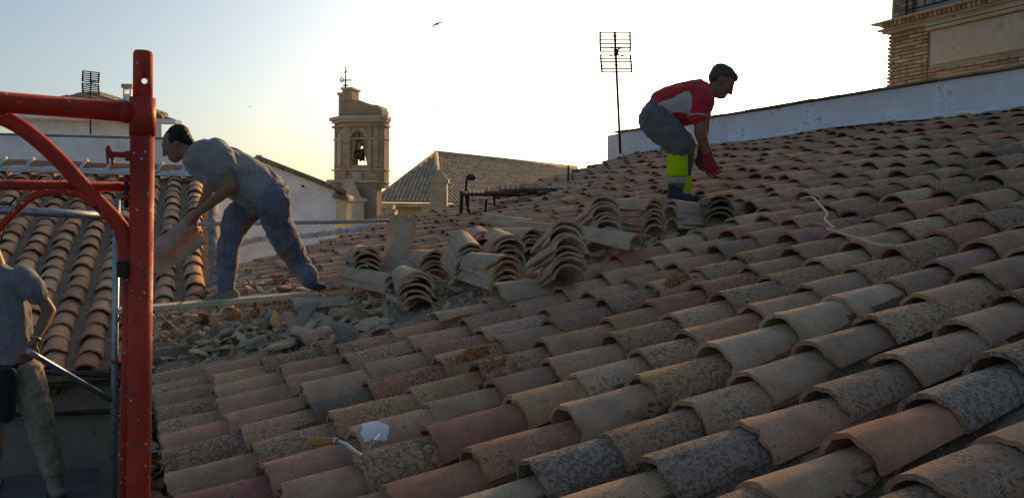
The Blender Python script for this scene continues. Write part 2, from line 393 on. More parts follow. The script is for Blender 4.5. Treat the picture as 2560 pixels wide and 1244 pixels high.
# deck
nx, ny = 110, 180; bm = bmesh.new(); vv = []
for i in range(nx+1):
    for j in range(ny+1):
        x = -.03+(XR+.03)*i/nx; y = YV0+(YV1-YV0)*j/ny
        h = -.155+.02*noise.noise(Vector((x*3, y*3, 0)))+.012*noise.noise(Vector((x*9, y*9, 5)))
        if inside((x, y), HOLE): h += .05+.03*noise.noise(Vector((x*4, y*4, 11)))
        p = roofA(x, y, h+wob(x, y)); vv.append(bm.verts.new(p))
for i in range(nx):
    for j in range(ny):
        a = i*(ny+1)+j; bm.faces.new((vv[a], vv[a+ny+1], vv[a+ny+2], vv[a+1]))
mesh_obj('mortar_bed', bm, M['bed'], roofA_t, True)
rnd = random.Random(11)
SP, EX = .272, .272
cover = []; far = Joined(); pans = Joined()
SPECIAL = {}      # (row, course) -> colour, filled after by nearest pixel
nrow = int((YV1-YV0)/SP)
for r in range(nrow):
    y0 = YV0+(r+.5)*SP; ph = rnd.uniform(0, .12); c = 0; x = -.06+rnd.uniform(-.015, .015); fix = abs(y0-1.475) < .1
    if fix: x = 1.365-5*EX
    while x < XR-.12:
        yy = y0+rnd.gauss(0, .006)+.03*noise.noise(Vector((x*.8, r*3.1, 0)))
        xm = x+.18
        skip = inside((xm, yy), HOLE) or (yy > 7.3 and xm < bordB(yy)+.12)
        if not skip:
            dens = .41+.28*noise.noise(Vector((xm*.7, yy*.7, 20)))
            if yy > 6.5: dens -= .12
            if yy < 3.6: dens += .05+.05*min(1, xm)
            col = tint(rnd, dens, .30)
            pos = roofA(x, yy, -.118+wob(xm, yy)+rnd.uniform(-.004, .006))
            big = rnd.random() < .08
            mt = slope_mat(pos, SA, NA, R(3.2)+rnd.gauss(0, .008), rnd.gauss(0, .026)*(2.0 if big else 1), rnd.gauss(0, .04)*(2.2 if big else 1))
            cover.append((mt, col, pos, r))
        # pan tile between this row and the next
        yp = y0+SP/2; xp = x+rnd.uniform(-.02, .05)
        if not (inside((xp+.18, yp), HOLE) or (yp > 7.3 and xp+.15 < bordB(yp)+.1)):
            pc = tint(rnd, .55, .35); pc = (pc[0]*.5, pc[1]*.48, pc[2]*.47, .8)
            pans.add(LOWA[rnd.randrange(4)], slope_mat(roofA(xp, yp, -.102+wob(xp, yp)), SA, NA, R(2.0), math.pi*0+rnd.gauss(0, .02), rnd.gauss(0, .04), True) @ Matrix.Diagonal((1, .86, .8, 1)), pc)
        x += EX+(0 if fix else rnd.gauss(0, .026)); c += 1
def vis(p):
    a = proj(p); return -120 < a[0] < 2680 and 100 < a[1] < 1400 and a[2] > .3
cover.sort(key=lambda t: (0 if vis(t[2]) else 1, (t[2]-CAM).length))
# tiles of a telling colour, found at their place on the roof
MARK = [((2215, 1040), (.70, .29, .175, .0)), ((1430, 1020), (.54, .18, .125, .06)), ((2310, 468), (.62, .28, .175, .1)), ((1130, 1045), (.54, .22, .145, .2)),
        ((1970, 565), (.52, .24, .20, .2)), ((1760, 840), (.66, .42, .28, .15)), ((1270, 1170), (.56, .39, .25, .3)), ((1600, 1010), (.52, .28, .17, .6)),
        ((1560, 1080), (.46, .33, .25, .8)), ((1820, 1080), (.46, .30, .23, .72)), ((600, 1140), (.46, .17, .13, .45)), ((780, 960), (.26, .18, .13, .5)),
        ((1600, 760), (.54, .27, .15, .4)), ((2400, 600), (.52, .27, .2, .35)), ((2000, 760), (.66, .42, .27, .2)), ((2200, 700), (.66, .43, .29, .15)), ((2340, 860), (.50, .36, .27, .75))]
for (px, py), colr in MARK:
    q = onA(px, py); best = min(cover[:400], key=lambda t: ((t[0] @ Vector((.14, 0, .09)))-q).length)
    cover[cover.index(best)] = (best[0], colr, best[2], best[3])
for i, (mt, colr, pos, r) in enumerate(cover):
    if i < 300: tile_obj(TILES[rnd.randrange(22)], mt, colr, roofA_t)
    else: far.add(LOWA[rnd.randrange(4)], mt, colr)
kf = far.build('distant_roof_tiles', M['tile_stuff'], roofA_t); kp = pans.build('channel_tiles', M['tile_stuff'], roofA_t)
# house wall below the eave, and the mortar capped far verge
bm = bmesh.new(); box(bm, (3.6, (YV0+YV1)/2, -2.75), (6.9, YV1-YV0-.1, 4.9))
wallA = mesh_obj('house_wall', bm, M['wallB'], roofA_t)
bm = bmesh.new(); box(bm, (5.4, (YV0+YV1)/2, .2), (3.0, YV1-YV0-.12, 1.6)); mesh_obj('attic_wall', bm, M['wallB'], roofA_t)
def lumpy_strip(name, pts, wd, ht, mat, parent, seed=0, n=70):
    """mortar fillet running along a path, uneven in section"""
    path = smooth_path(pts, max(2, n//(len(pts)-1))); bm = bmesh.new(); rings = []
    for i, p in enumerate(path):
        t = (path[min(i+1, len(path)-1)]-path[max(i-1, 0)]).normalized(); s = t.cross(Vector((0, 0, 1))).normalized(); ring = []
        for k in range(9):
            a = math.pi*k/8; q = 1+.45*noise.noise(Vector((i*.45, k*.7, seed*5)))
            ring.append(bm.verts.new(p+s*(-math.cos(a)*wd/2*q)+Vector((0, 0, 1))*(math.sin(a)*ht*q-.03)))
        rings.append(ring)
    for i in range(len(rings)-1):
        for k in range(8): bm.faces.new((rings[i][k], rings[i][k+1], rings[i+1][k+1], rings[i+1][k]))
    bm.faces.new(rings[0]); bm.faces.new(rings[-1][::-1]); bmesh.ops.recalc_face_normals(bm, faces=bm.faces)
    return mesh_obj(name, bm, mat, parent, True)
lumpy_strip('verge_mortar', [roofA(x, YV1-.06, h) for x, h in ((.9, .14), (1.4, .16), (1.9, .06), (2.4, -.02), (2.9, -.07))], .22, .07, M['mortar'], roofA_t, 2, 120)

# eave gutter full of dry leaves
gut = thing('eave_gutter', 'dark metal gutter choked with dry leaves below the tile ends', 'gutter', (-.15, 2.5, -.25))
bm = bmesh.new(); ys = [YV0, 5.6]; rg = []
for yv in ys:
    rg.append([bm.verts.new((-.115+.075*math.cos(math.pi+math.pi*k/10), yv, -.165+.075*math.sin(math.pi+math.pi*k/10))) for k in range(11)])
for k in range(10): bm.faces.new((rg[0][k], rg[0][k+1], rg[1][k+1], rg[1][k]))
g = mesh_obj('trough', bm, M['darksteel'], gut); g.modifiers.new('thickness', 'SOLIDIFY').thickness = .003
for yv in (1.6, 2.35, 3.1, 3.85, 4.6, 5.3):
    box_obj('bracket', (-.115, yv, -.158), (.17, .02, .006), M['galv'], gut)
def leaf_mesh(name, seed):
    r_ = random.Random(seed); bm = bmesh.new(); n = 6; L_, W_ = r_.uniform(.045, .075), r_.uniform(.016, .026); cu = r_.uniform(.3, 1.2)
    left, mid, right = [], [], []
    for i in range(n+1):
        t = i/n; wv = W_*math.sin(math.pi*min(1, t*1.02))**.8; a = cu*(t-.5); z = L_*.5*cu*(t-.5)**2*1.6
        left.append(bm.verts.new((L_*(t-.5), wv, z+.4*wv))); mid.append(bm.verts.new((L_*(t-.5), 0, z))); right.append(bm.verts.new((L_*(t-.5), -wv, z+.4*wv)))
    for i in range(n):
        bm.faces.new((left[i], mid[i], mid[i+1], left[i+1])); bm.faces.new((mid[i], right[i], right[i+1], mid[i+1]))
    me = bpy.data.meshes.new(name); bm.to_mesh(me); bm.free(); me.materials.append(M['leaf']); return me
LEAVES = [leaf_mesh('dry_leaf_%d' % i, i) for i in range(5)]
LA = [mesh_arr(m) for m in LEAVES]
lj = Joined(); rl = random.Random(5)
for i in range(900):
    pz = -.20+.06*rl.random()**2
    lj.add(LA[rl.randrange(5)], Matrix.Translation((-.115+rl.uniform(-.06, .06), rl.uniform(1.2, 5.5), pz)) @ Euler((rl.uniform(-.7, .7), rl.uniform(-.7, .7), rl.uniform(0, 6.3))).to_matrix().to_4x4(), (.2, .1, .05, 1))
lo = lj.build('dry_leaves', M['leaf'], None); tag(lo, 'brown dry leaves heaped in the gutter along the eave', 'leaves')
def leaf_heap(px, py, n, spread, label, lift=-.10, s=1.0):
    c0 = onA(px, py, lift); j = Joined()
    for i in range(n):
        j.add(LA[rl.randrange(5)], Matrix.Translation(c0+SA*rl.gauss(0, spread)+Vector((0, 1, 0))*rl.gauss(0, spread*.28)+NA*rl.uniform(-.01, .045)) @ Euler((rl.uniform(-.8, .8), rl.uniform(-.8, .8), rl.uniform(0, 6.3))).to_matrix().to_4x4() @ Matrix.Scale(s, 4), (.2, .1, .05, 1))
    tag(j.build('dry_leaves', M['leaf'], None), label, 'leaves')
leaf_heap(2130, 1222, 55, .07, 'dry brown leaves caught in the tile channel at the bottom right', -.135, .6)
leaf_heap(1640, 1035, 14, .05, 'few dry leaves caught between tiles right of the red tile', -.125, .6)

# ridge parapet wall
pw = thing('parapet_wall', 'low flaking whitewashed parapet wall with thin tile coping along the ridge', 'wall', (XR+.15, 7, 1.9))
bm = bmesh.new(); n = 60; prof = []
yA, yB_ = -1.2, 11.8
rows_ = []
for i in range(n+1):
    y = yA+(yB_-yA)*i/n; zt = 2.235+.012*noise.noise(Vector((y*1.3, 0, 0))); rows_.append((y, zt))
front, back = [], []
for y, zt in rows_:
    col_ = []
    for k in range(7):
        z = 1.6+(zt-1.6)*k/6; col_.append(bm.verts.new((XR+.012*noise.noise(Vector((y*2, z*5, 4))), y, z)))
    front.append(col_); back.append([bm.verts.new((XR+.24, y, z_)) for z_ in (1.6, zt)])
for i in range(n):
    for k in range(6): bm.faces.new((front[i][k], front[i+1][k], front[i+1][k+1], front[i][k+1]))
    bm.faces.new((front[i][6], front[i+1][6], back[i+1][1], back[i][1])); bm.faces.new((back[i][0], back[i][1], back[i+1][1], back[i+1][0]))
bm.faces.new([*front[-1]]+[back[-1][1], back[-1][0]]); bm.faces.new(([*front[0]]+[back[0][1], back[0][0]])[::-1])
bmesh.ops.recalc_face_normals(bm, faces=bm.faces)
mesh_obj('wall_body', bm, M['parapet'], pw)
rc = random.Random(3); y = yA
while y < yB_-.25:
    L_ = rc.uniform(.36, .44)
    o = box_obj('coping_tile', (0, 0, 0), (.31, L_-.012, .022), M['brick'], pw, None, .004)
    o.matrix_basis = Matrix.Translation((XR+.115, y+L_/2, 2.26+rc.uniform(-.004, .004)+.012*noise.noise(Vector((y*1.3, 0, 0)))-.003)) @ Euler((rc.gauss(0, .008), rc.gauss(0, .012), rc.gauss(0, .015))).to_matrix().to_4x4()
    k = rc.uniform(.8, 1.1); o.color = (.30*k, .19*k, .12*k, 1); y += L_
# white mortar fillet where the tiles meet the wall
lumpy_strip('mortar_fillet', [Vector((XR-.03, y, TP*(XR-.03)-.05+.02*math.sin(y*2.1))) for y in np.linspace(2, 11.2, 12)], .22, .07, M['parapet'], pw, 8, 110)

# ------------------------------------------------------------------ roof B
rB = thing('wing_roof', 'old clay tiled wing roof falling towards the viewer, behind the red scaffold post', 'roof', roofB(UB0*.3, 1.0))
bm = bmesh.new(); vs = [bm.verts.new(roofB(u, v, -.13)) for u, v in ((UB0, .02), (UB1+.05, .02), (UB1+.05, VB1), (UB0, VB1))]
vs2 = [bm.verts.new(roofB(u, v, -.22)) for u, v in ((UB0, .02), (UB1+.05, .02), (UB1+.05, VB1), (UB0, VB1))]
bm.faces.new(vs); bm.faces.new(vs2[::-1])
for i in range(4): bm.faces.new((vs[i], vs2[i], vs2[(i+1) % 4], vs[(i+1) % 4]))
bmesh.ops.recalc_face_normals(bm, faces=bm.faces); mesh_obj('mortar_bed', bm, M['bed'], rB)
rb = random.Random(77); SPB, EXB = .272, .275; cand = []; panB = Joined()
nr = int((UB1-UB0)/SPB)
for r in range(nr):
    u0 = UB1-.13-r*SPB; v = -.05+rb.uniform(-.02, .02)
    while v < VB1-.15:
        u = u0+rb.gauss(0, .006)+.02*noise.noise(Vector((v, r*2.3, 4)))
        mt = slope_mat(roofB(u, v, -.118+rb.uniform(-.004, .006)), SB, NBn, R(2.6)+rb.gauss(0, .012), rb.gauss(0, .03), rb.gauss(0, .035))
        cand.append((mt, tint(rb, .22, .2)))
        panB.add(LOWA[rb.randrange(4)], slope_mat(roofB(u0-SPB/2, v+.05, -.102), SB, NBn, R(2), rb.gauss(0, .02), rb.gauss(0, .04), True) @ Matrix.Diagonal((1, .86, .8, 1)), tint(rb, .75, .2))
        v += EXB+rb.gauss(0, .016)
cand.sort(key=lambda t: (0 if -150 < proj(t[0].translation)[0] < 700 else 1, (t[0].translation-CAM).length))
fB = Joined()
for i, (mt, colr) in enumerate(cand):
    if i < 300: tile_obj(TILES[rb.randrange(22)], mt, colr, rB)
    else: fB.add(LOWA[rb.randrange(4)], mt, colr)
if fB.n: fB.build('distant_roof_tiles', M['tile_stuff'], rB)
panB.build('channel_tiles', M['tile_stuff'], rB)
# ridge course of B and its mortar
u = UB0
while u < UB1+.1:
    mt = slope_mat(roofB(u, VB1+.03, .0)+Vector((0, 0, -.01)), CB, (NBn+Vector((0, 0, 1))).normalized(), R(-2.5)+rb.gauss(0, .01), rb.gauss(0, .02), 0)
    tc_ = tint(rb, .3, .2); tile_obj(TILES[rb.randrange(22)], mt, (tc_[0]*.9, tc_[1]*.72, tc_[2]*.68, .3), rB, 'ridge_tile'); u += .33
lumpy_strip('ridge_mortar', [roofB(u, VB1-.10, -.04) for u in np.linspace(UB0, UB1+.1, 9)], .22, .075, M['mortar'], rB, 4, 110)
for i, u in enumerate(np.arange(UB0+.33, UB1, .33)):
    lumpy_strip('joint_mortar', [roofB(u-.03, VB1-.10, .03), roofB(u, VB1-.02, .085), roofB(u+.03, VB1+.06, .10)], .06, .03, M['mortar'], rB, 30+i, 6)
lumpy_strip('verge_mortar', [roofB(UB1+.10, v, .0) for v in np.linspace(.25, VB1, 8)], .13, .075, M['mortar_grey'], rB, 9, 90)
# eave boards and wall under roof B
e0, e1 = roofB(UB0, .12, -.24), roofB(UB1+.05, .12, -.24); mid = (e0+e1)/2; Lb = (e1-e0).length; fm = frame_mat(CB)
box_obj('eave_board', mid+Vector((0, 0, -.03))+HB*.02, (Lb, .06, .10), M['eavewood'], rB, fm)
box_obj('cornice_course', mid+Vector((0, 0, -.21))+HB*.07, (Lb, .06, .24), M['wallB'], rB, fm)
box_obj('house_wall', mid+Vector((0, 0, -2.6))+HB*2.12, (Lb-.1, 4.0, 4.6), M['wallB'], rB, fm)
for i in range(12):
    q = e1-CB*(.25+i*.5); box_obj('rafter_tail', q+Vector((0, 0, -.105))-HB*.02, (.07, .16, .05), M['eavewood'], rB, fm)

# ------------------------------------------------------------------ tiles stacked on the stripped strip
ORD = ['topmost', 'second from top', 'third from top', 'fourth from top', 'fifth from top', 'sixth from top', 'seventh from top', 'eighth from top', 'ninth from top', 'tenth from top']
rs = random.Random(21)
def cam_dir(az):   # horizontal direction, 0 = away from the viewer, + to the right
    a = YAW+R(az); return Vector((math.sin(a), math.cos(a), 0))
def stack(px, py, n, az, pitch, rise, desc, group, shift=0.0, fan=0.0, lift=-.07, scale=1.0, colf=1.0, dusty=.12, side=0.0):
    """n nested tiles; px,py is where the foot of the mouth end stands, az the way the bodies run, pitch how steeply they rise"""
    base = onA(px, py, lift); ax = cam_dir(az); axis = (ax*math.cos(R(pitch))+Vector((0, 0, 1))*math.sin(R(pitch)))
    nrm = axis.cross(Vector((0, 0, 1)).cross(axis)).normalized()
    perp = Vector((0, 0, 1)).cross(ax).normalized()
    for i in range(n):
        p = base+nrm*(rise*i)*.55+Vector((0, 0, 1))*(rise*i)*.45+axis*(shift*i+rs.uniform(-.022, .022))+perp*(side*i+rs.uniform(-.010, .010))
        pt = axis*1.0
        mt = slope_mat(p, pt, nrm, R(-fan*i)+rs.gauss(0, .03), rs.gauss(0, .085), rs.gauss(0, .06)) @ Matrix.Scale(scale*rs.uniform(.93, 1.05), 4)
        c = tint(rs, dusty, .25); gm = rs.uniform(.35, .75); c = tuple(min(.62, (v*(1-gm)+g_*gm)*colf) for v, g_ in zip(c[:3], (.54, .41, .30)))+(c[3],)
        o = tile_obj(TILES[rs.randrange(22)], mt, c, None, 'stacked_tile')
        k = n-1-i
        tag(o, ('%s tile of %s' % (ORD[k], desc)) if n > 1 else desc, 'roof tile', group)
GS = 'old tiles stacked on the stripped roof'
stack(916, 730, 7, -20, 2, .040, 'the tall nested stack left of all stacks', GS, lift=-.05)
stack(1086, 702, 5, -26, 6, .032, 'the low stack behind the leaning tile', GS)
stack(1178, 704, 6, -20, 10, .034, 'the stack right of the leaning tile, mouths lower right', GS)
stack(1040, 770, 5, -10, 4, .034, 'the front arched stack beside the rubble', GS, lift=-.06)
stack(1262, 724, 5, -30, 4, .030, 'the flat stack nearest the intact rows', GS)
stack(1207, 622, 2, -4, 8, .05, 'the short dark mouthed pair behind the middle stacks', GS)
stack(1272, 668, 5, -18, 6, .036, 'the narrow upright stack left of the fanned arches', GS)
stack(1330, 648, 5, -34, 2, .030, 'the wavy stack just behind the fanned arches', GS)
stack(1398, 600, 2, -72, 2, .045, 'the sideways stack with its mouth to the right', GS)
stack(1425, 694, 8, -22, -16, .033, 'the fanned row of eight open arches', GS, lift=.02, scale=.95)
stack(1522, 598, 7, -22, -16, .034, 'the tall fanned arches beside the pink tile', GS, lift=.03, scale=.95)
stack(1635, 590, 6, -36, 2, .032, 'the wavy stack right of the tall arches', GS)
stack(1680, 572, 4, 80, 0, .034, 'the broadside stack below the green gaiters', GS, lift=-.07)
stack(1803, 556, 4, -4, 2, .034, 'the dark stack ending the row on the right', GS, colf=.5, dusty=.6, scale=.85)
GL = 'loose tiles lying on the stripped roof'
stack(1592, 622, 1, -58, 10, .05, 'pink clay tile leaning low against the tall fanned arches', GL, lift=-.02, colf=1.05)
stack(1722, 506, 1, -70, 0, .05, 'pale grey tile lying beside the red shirted worker\'s feet', GL, lift=-.075, scale=.8)
stack(985, 690, 2, 18, 74, .03, 'the pair of tiles leaning upright among the stacks', GL, lift=-.03, scale=1.06)
stack(1330, 575, 1, -60, 12, .05, 'rounded pale tile on its own behind the sideways stack', GL, lift=.03)
stack(1090, 800, 1, 60, 10, .05, 'short pale tile piece lying below the front arched stack', GL, lift=-.03, scale=.55)
stack(985, 728, 2, -60, 6, .04, 'the two tile heap wedged under the leaning tiles', GL, lift=-.05)
stack(1245, 746, 1, 70, 8, .05, 'grey tile with a mortar lump at the stripped edge', GL, lift=-.04)
stack(735, 772, 1, 78, 4, .05, 'flat tile beside the plank end on the rubble', GL, lift=.02, scale=.85)

# ------------------------------------------------------------------ rubble
def rock_mesh(name, seed, flat=.5, curved=False):
    r_ = random.Random(seed); bm = bmesh.new(); bmesh.ops.create_icosphere(bm, subdivisions=3, radius=1)
    cuts = []
    for _ in range(9): cuts.append((Vector((r_.gauss(0, 1), r_.gauss(0, 1), r_.gauss(0, 1))).normalized(), r_.uniform(.45, .85)))
    off = Vector((seed*3.1, seed*1.7, 0))
    for v in bm.verts:
        for nrm, d in cuts:
            e = v.co.dot(nrm)-d
            if e > 0: v.co -= nrm*e
        v.co += v.co.normalized()*.07*noise.noise(v.co*3+off)
        v.co.z *= flat
        if curved: v.co.z += .22*(1-v.co.y*v.co.y)
    for f in bm.faces: f.smooth = False
    me = bpy.data.meshes.new(name); bm.to_mesh(me); bm.free(); me.materials.append(M['tile']); return me
ROCK = [rock_mesh('rubble_rock_%d' % i, i, .6) for i in range(6)]
def frag_mesh(name, seed):
    r_ = random.Random(seed); bm = bmesh.new(); n = 12; rad = r_.uniform(.8, 1.6); th = .16
    out = []
    k0 = r_.uniform(0, 6.28)
    for k in range(n):
        a = 2*math.pi*k/n+k0; rr = r_.uniform(.62, 1.12); out.append((math.cos(a)*rr*1.25, math.sin(a)*rr*.8))
    def z_(y): return math.sqrt(max(.05, rad*rad-y*y*.8))-rad
    ct = bm.verts.new((0, 0, z_(0)+th)); cb_ = bm.verts.new((0, 0, z_(0)))
    mt_ = [bm.verts.new((x*.55, y*.55, z_(y*.55)+th*(1+r_.uniform(-.15, .15)))) for x, y in out]; mb_ = [bm.verts.new((x*.55, y*.55, z_(y*.55))) for x, y in out]
    tp_ = [bm.verts.new((x, y, z_(y)+th)) for x, y in out]; bt_ = [bm.verts.new((x*1.03, y*1.03, z_(y))) for x, y in out]
    for k in range(n):
        m = (k+1) % n; bm.faces.new((ct, mt_[k], mt_[m])); bm.faces.new((cb_, mb_[m], mb_[k])); bm.faces.new((mt_[k], tp_[k], tp_[m], mt_[m])); bm.faces.new((mb_[k], mb_[m], bt_[m], bt_[k])); bm.faces.new((tp_[k], bt_[k], bt_[m], tp_[m]))
    bmesh.ops.recalc_face_normals(bm, faces=bm.faces); me = bpy.data.meshes.new(name); bm.to_mesh(me); bm.free(); me.materials.append(M['tile']); return me
SHARD = [frag_mesh('tile_shard_%d' % i, 30+i) for i in range(10)]
def rubble(px, py, size, shard, col, label, group=None, lift=.0, rot=None, name=None):
    p = onA(px, py, -.08+lift)
    me = SHARD[rs.randrange(10)] if shard else ROCK[rs.randrange(6)]
    o = bpy.data.objects.new(name or ('tile_shard' if shard else 'rubble_chunk'), me); COL.objects.link(o); o.color = col
    e = rot or (rs.uniform(-.7, .7), rs.uniform(-.7, .7), rs.uniform(0, 6.3)); sz = size if isinstance(size, tuple) else (size*rs.uniform(.8, 1.3), size*rs.uniform(.6, 1), size*rs.uniform(.7, 1.1)) if not shard else (size*rs.uniform(.8, 1.2),)*3
    o.matrix_basis = Matrix.Translation(p) @ Euler(e).to_matrix().to_4x4() @ Matrix.Diagonal((*sz, 1))
    tag(o, label, 'rubble', group); return o
rubble(885, 790, (.17, .13, .10), False, (.42, .31, .18, .25), 'big ochre mortar lump at the centre of the rubble', lift=.03, rot=(.1, .15, .4))
rubble(800, 772, (.075, .07, .13), False, (.26, .24, .22, .15), 'grey pointed stone block standing by the plank end', lift=.05, rot=(.1, .2, .3))
rubble(675, 800, (.075, .06, .12), False, (.33, .28, .23, .2), 'upright pale stone below the plank middle', lift=.04, rot=(.15, -.3, 1))
rubble(425, 885, (.20, .09, .10), False, (.30, .23, .16, .35), 'long mortar block at the eave corner beside the red post', lift=.02, rot=(.05, -.1, .25))
rubble(865, 838, (.10, .10, .14), True, (.30, .27, .24, .2), 'dark grey shard standing upright beside the first intact tile', lift=.05, rot=(1.3, .2, .6))
rubble(745, 808, (.16, .07, .1), True, (.36, .27, .21, .1), 'long slanting tile shard right of the upright pale stone', lift=.05, rot=(.2, -.7, .6))
GR = 'broken tile rubble on the stripped strip'
def frag_label(c_, cols, names, size, shard, px, zones):
    sz_ = 'large' if size > .07 else 'medium sized' if size > .045 else 'small'
    zone = [t for lim, t in zones if px < lim][0]
    return '%s %s %s %s' % (sz_, names[cols.index(c_)], 'tile shard' if shard else 'mortar lump', zone)
ZP = ((500, 'in the rubble beside the red post'), (620, 'in the rubble below the bent worker\'s front shoe'), (760, 'in the rubble below the plank middle'), (9999, 'in the rubble below the plank end'))
ZB = ((670, 'behind the plank between the bent worker\'s feet'), (735, 'behind the plank left of the bent worker\'s rear foot'), (9999, 'beside the bent worker\'s rear foot'))
ZS = ((1060, 'at the foot of the front arched stack'), (1250, 'at the foot of the middle stacks'), (1420, 'beside the row of eight open arches'), (9999, 'below the tall fanned arches'))
CN5 = ['tan', 'pale beige', 'grey brown', 'pinkish', 'grey']; CN3 = ['tan', 'pinkish', 'grey brown']
for i in range(150):
    t = rs.random()
    px = 400+560*rs.random(); lo_, hi_ = 893-(px-400)*.10, 790-(px-400)*.07
    py = hi_+(lo_-hi_)*rs.random()
    if px > 880 and py > 845: continue
    sh = rs.random() < .62; f = rs.uniform(.75, 1.15); cols = [(.62, .42, .28), (.68, .48, .33), (.54, .39, .27), (.62, .34, .22), (.50, .38, .28)]; c = rs.choice(cols); sz_ = .028+.075*rs.random()**2
    q = rubble(px, py, sz_, sh, (c[0]*f, c[1]*f, c[2]*f, .05), frag_label(c, cols, CN5, sz_, sh, px, ZP), GR, lift=rs.uniform(-.02, .04))
for i in range(60):
    px = 610+190*rs.random(); py = 690+40*rs.random(); f = rs.uniform(.8, 1.15); cols = [(.62, .42, .29), (.62, .35, .23), (.54, .39, .28)]; c = rs.choice(cols); sz_ = rs.uniform(.04, .09)
    rubble(px, py, sz_, True, (c[0]*f, c[1]*f, c[2]*f, .05), frag_label(c, cols, CN3, sz_, True, px, ZB), 'tile shards behind the plank', lift=rs.uniform(-.01, .04))
for i in range(70):
    px = 930+620*rs.random(); py = 785-(px-930)*.27+rs.uniform(-30, 6); f = rs.uniform(.8, 1.15); cols = [(.62, .42, .29), (.62, .35, .23), (.54, .40, .28)]; c = rs.choice(cols); sz_ = rs.uniform(.03, .07); sh = rs.random() < .6
    rubble(px, py, sz_, sh, (c[0]*f, c[1]*f, c[2]*f, .05), frag_label(c, cols, CN3, sz_, sh, px, ZS), 'fragments among the tile stacks', lift=rs.uniform(-.02, .02))
# fine gravel of mortar
gj = Joined(); RA_ = [mesh_arr(rock_mesh('grit_%d' % i, 60+i, .6)) for i in range(2)]
small = []
for me_ in range(2):
    bm = bmesh.new(); bmesh.ops.create_icosphere(bm, subdivisions=1, radius=1)
    for v in bm.verts: v.co *= 1+.4*noise.noise(v.co*2+Vector((me_*7, 0, 0)))
    m_ = bpy.data.meshes.new('grit'); bm.to_mesh(m_); bm.free(); small.append(mesh_arr(m_))
cnt = 0
while cnt < 2600:
    x, y = rs.uniform(-.05, 3.7), rs.uniform(4.1, 7.6)
    if not inside((x, y), HOLE): continue
    cnt += 1; s_ = rs.uniform(.008, .028); f = rs.uniform(.7, 1.2)
    gj.add(small[cnt % 2], Matrix.Translation(roofA(x, y, -.10+.03*noise.noise(Vector((x*4, y*4, 11))))) @ Euler((rs.random()*6, rs.random()*6, 0)).to_matrix().to_4x4() @ Matrix.Diagonal((s_*rs.uniform(.8, 1.8), s_, s_*.7, 1)), (.58*f, .40*f, .27*f, .1))
tag(gj.build('mortar_grit', M['tile_stuff'], None), 'crumbled mortar and clay grit over the stripped strip', 'grit')

# ------------------------------------------------------------------ plank, rope, trowel, plants, plaster patch
pa, pb = at(296, 776, 5.95), at(795, 733, 6.35); ax = (pb-pa); fm = frame_mat(ax)
pl = box_obj('wooden_plank', (0, 0, 0), (ax.length, .19, .034), M['plank'], None, None, .003)
pl.matrix_basis = Matrix.Translation((pa+pb)/2) @ fm.to_4x4(); tag(pl, 'pale wooden plank laid from the scaffold to the rubble', 'plank')
def rope(pts, r, label, name='rope', h=.012, mat='rope', raw=False):
    P_ = smooth_path([(p if raw else onA(p[0], p[1], h)) for p in pts], 8); o = tube_obj(name, P_, r, M[mat], None, 8); tag(o, label, 'rope'); return o
rope([(2000, 497), (2030, 493), (2052, 515), (2068, 535), (2062, 548), (2075, 562), (2085, 570), (2068, 573), (2100, 582), (2150, 598), (2195, 612), (2235, 614)], .0065, 'pale knotted rope lying across the intact tiles on the right', h=.032)
rope([(1400, 470), (1440, 462), (1500, 445), (1560, 470), (1590, 478), (1588, 492), (1540, 498)], .004, 'thin cord looping on the far tiles left of the green gaiters', h=.02)
rope([at(380, 800, 5.6), at(420, 775, 5.75), at(470, 748, 5.9), at(500, 745, 6.0)], .004, 'thin wire loop lying over the plank beside the shoe', 'wire', raw=True)
# trowel
tr = thing('pointing_trowel', 'small trowel with a varnished wooden handle lying on a dark tile', 'trowel', onA(860, 1120, .0))
h0, h1, s1, s2, tip = onA(770, 1103, .045), onA(838, 1102, .05), onA(862, 1110, .05), onA(905, 1141, .03), onA(950, 1083, .06)
dh = (h1-h0)
tube_obj('handle', [h0, h0+dh*.06, h0+dh*.25, h0+dh*.55, h0+dh*.85, h1], [.006, .0125, .0155, .0145, .011, .010], M['handle'], tr, 14)
tube_obj('ferrule', [h1-dh*.02, h1+dh*.10], [.0115, .010], M['steelblade'], tr, 12)
tube_obj('tang', smooth_path([h1+dh*.08, s1, (s1+s2)/2, s2], 4), .0065, M['steelblade'], tr, 8)
bd = (tip-s2); L_ = bd.length; sw = bd.cross(Vector((FW.x, FW.y, .0))).normalized(); sw = (FW-bd.normalized()*FW.dot(bd.normalized())).normalized()
bm = bmesh.new(); prism(bm, [s2-sw*.004, s2+bd*.15-sw*.030, s2+bd*.6-sw*.020, tip, s2+bd*.6+sw*.020, s2+bd*.15+sw*.030, s2+sw*.004], bd.cross(sw).normalized()*.0025)
mesh_obj('blade', bm, M['steelblade'], tr)
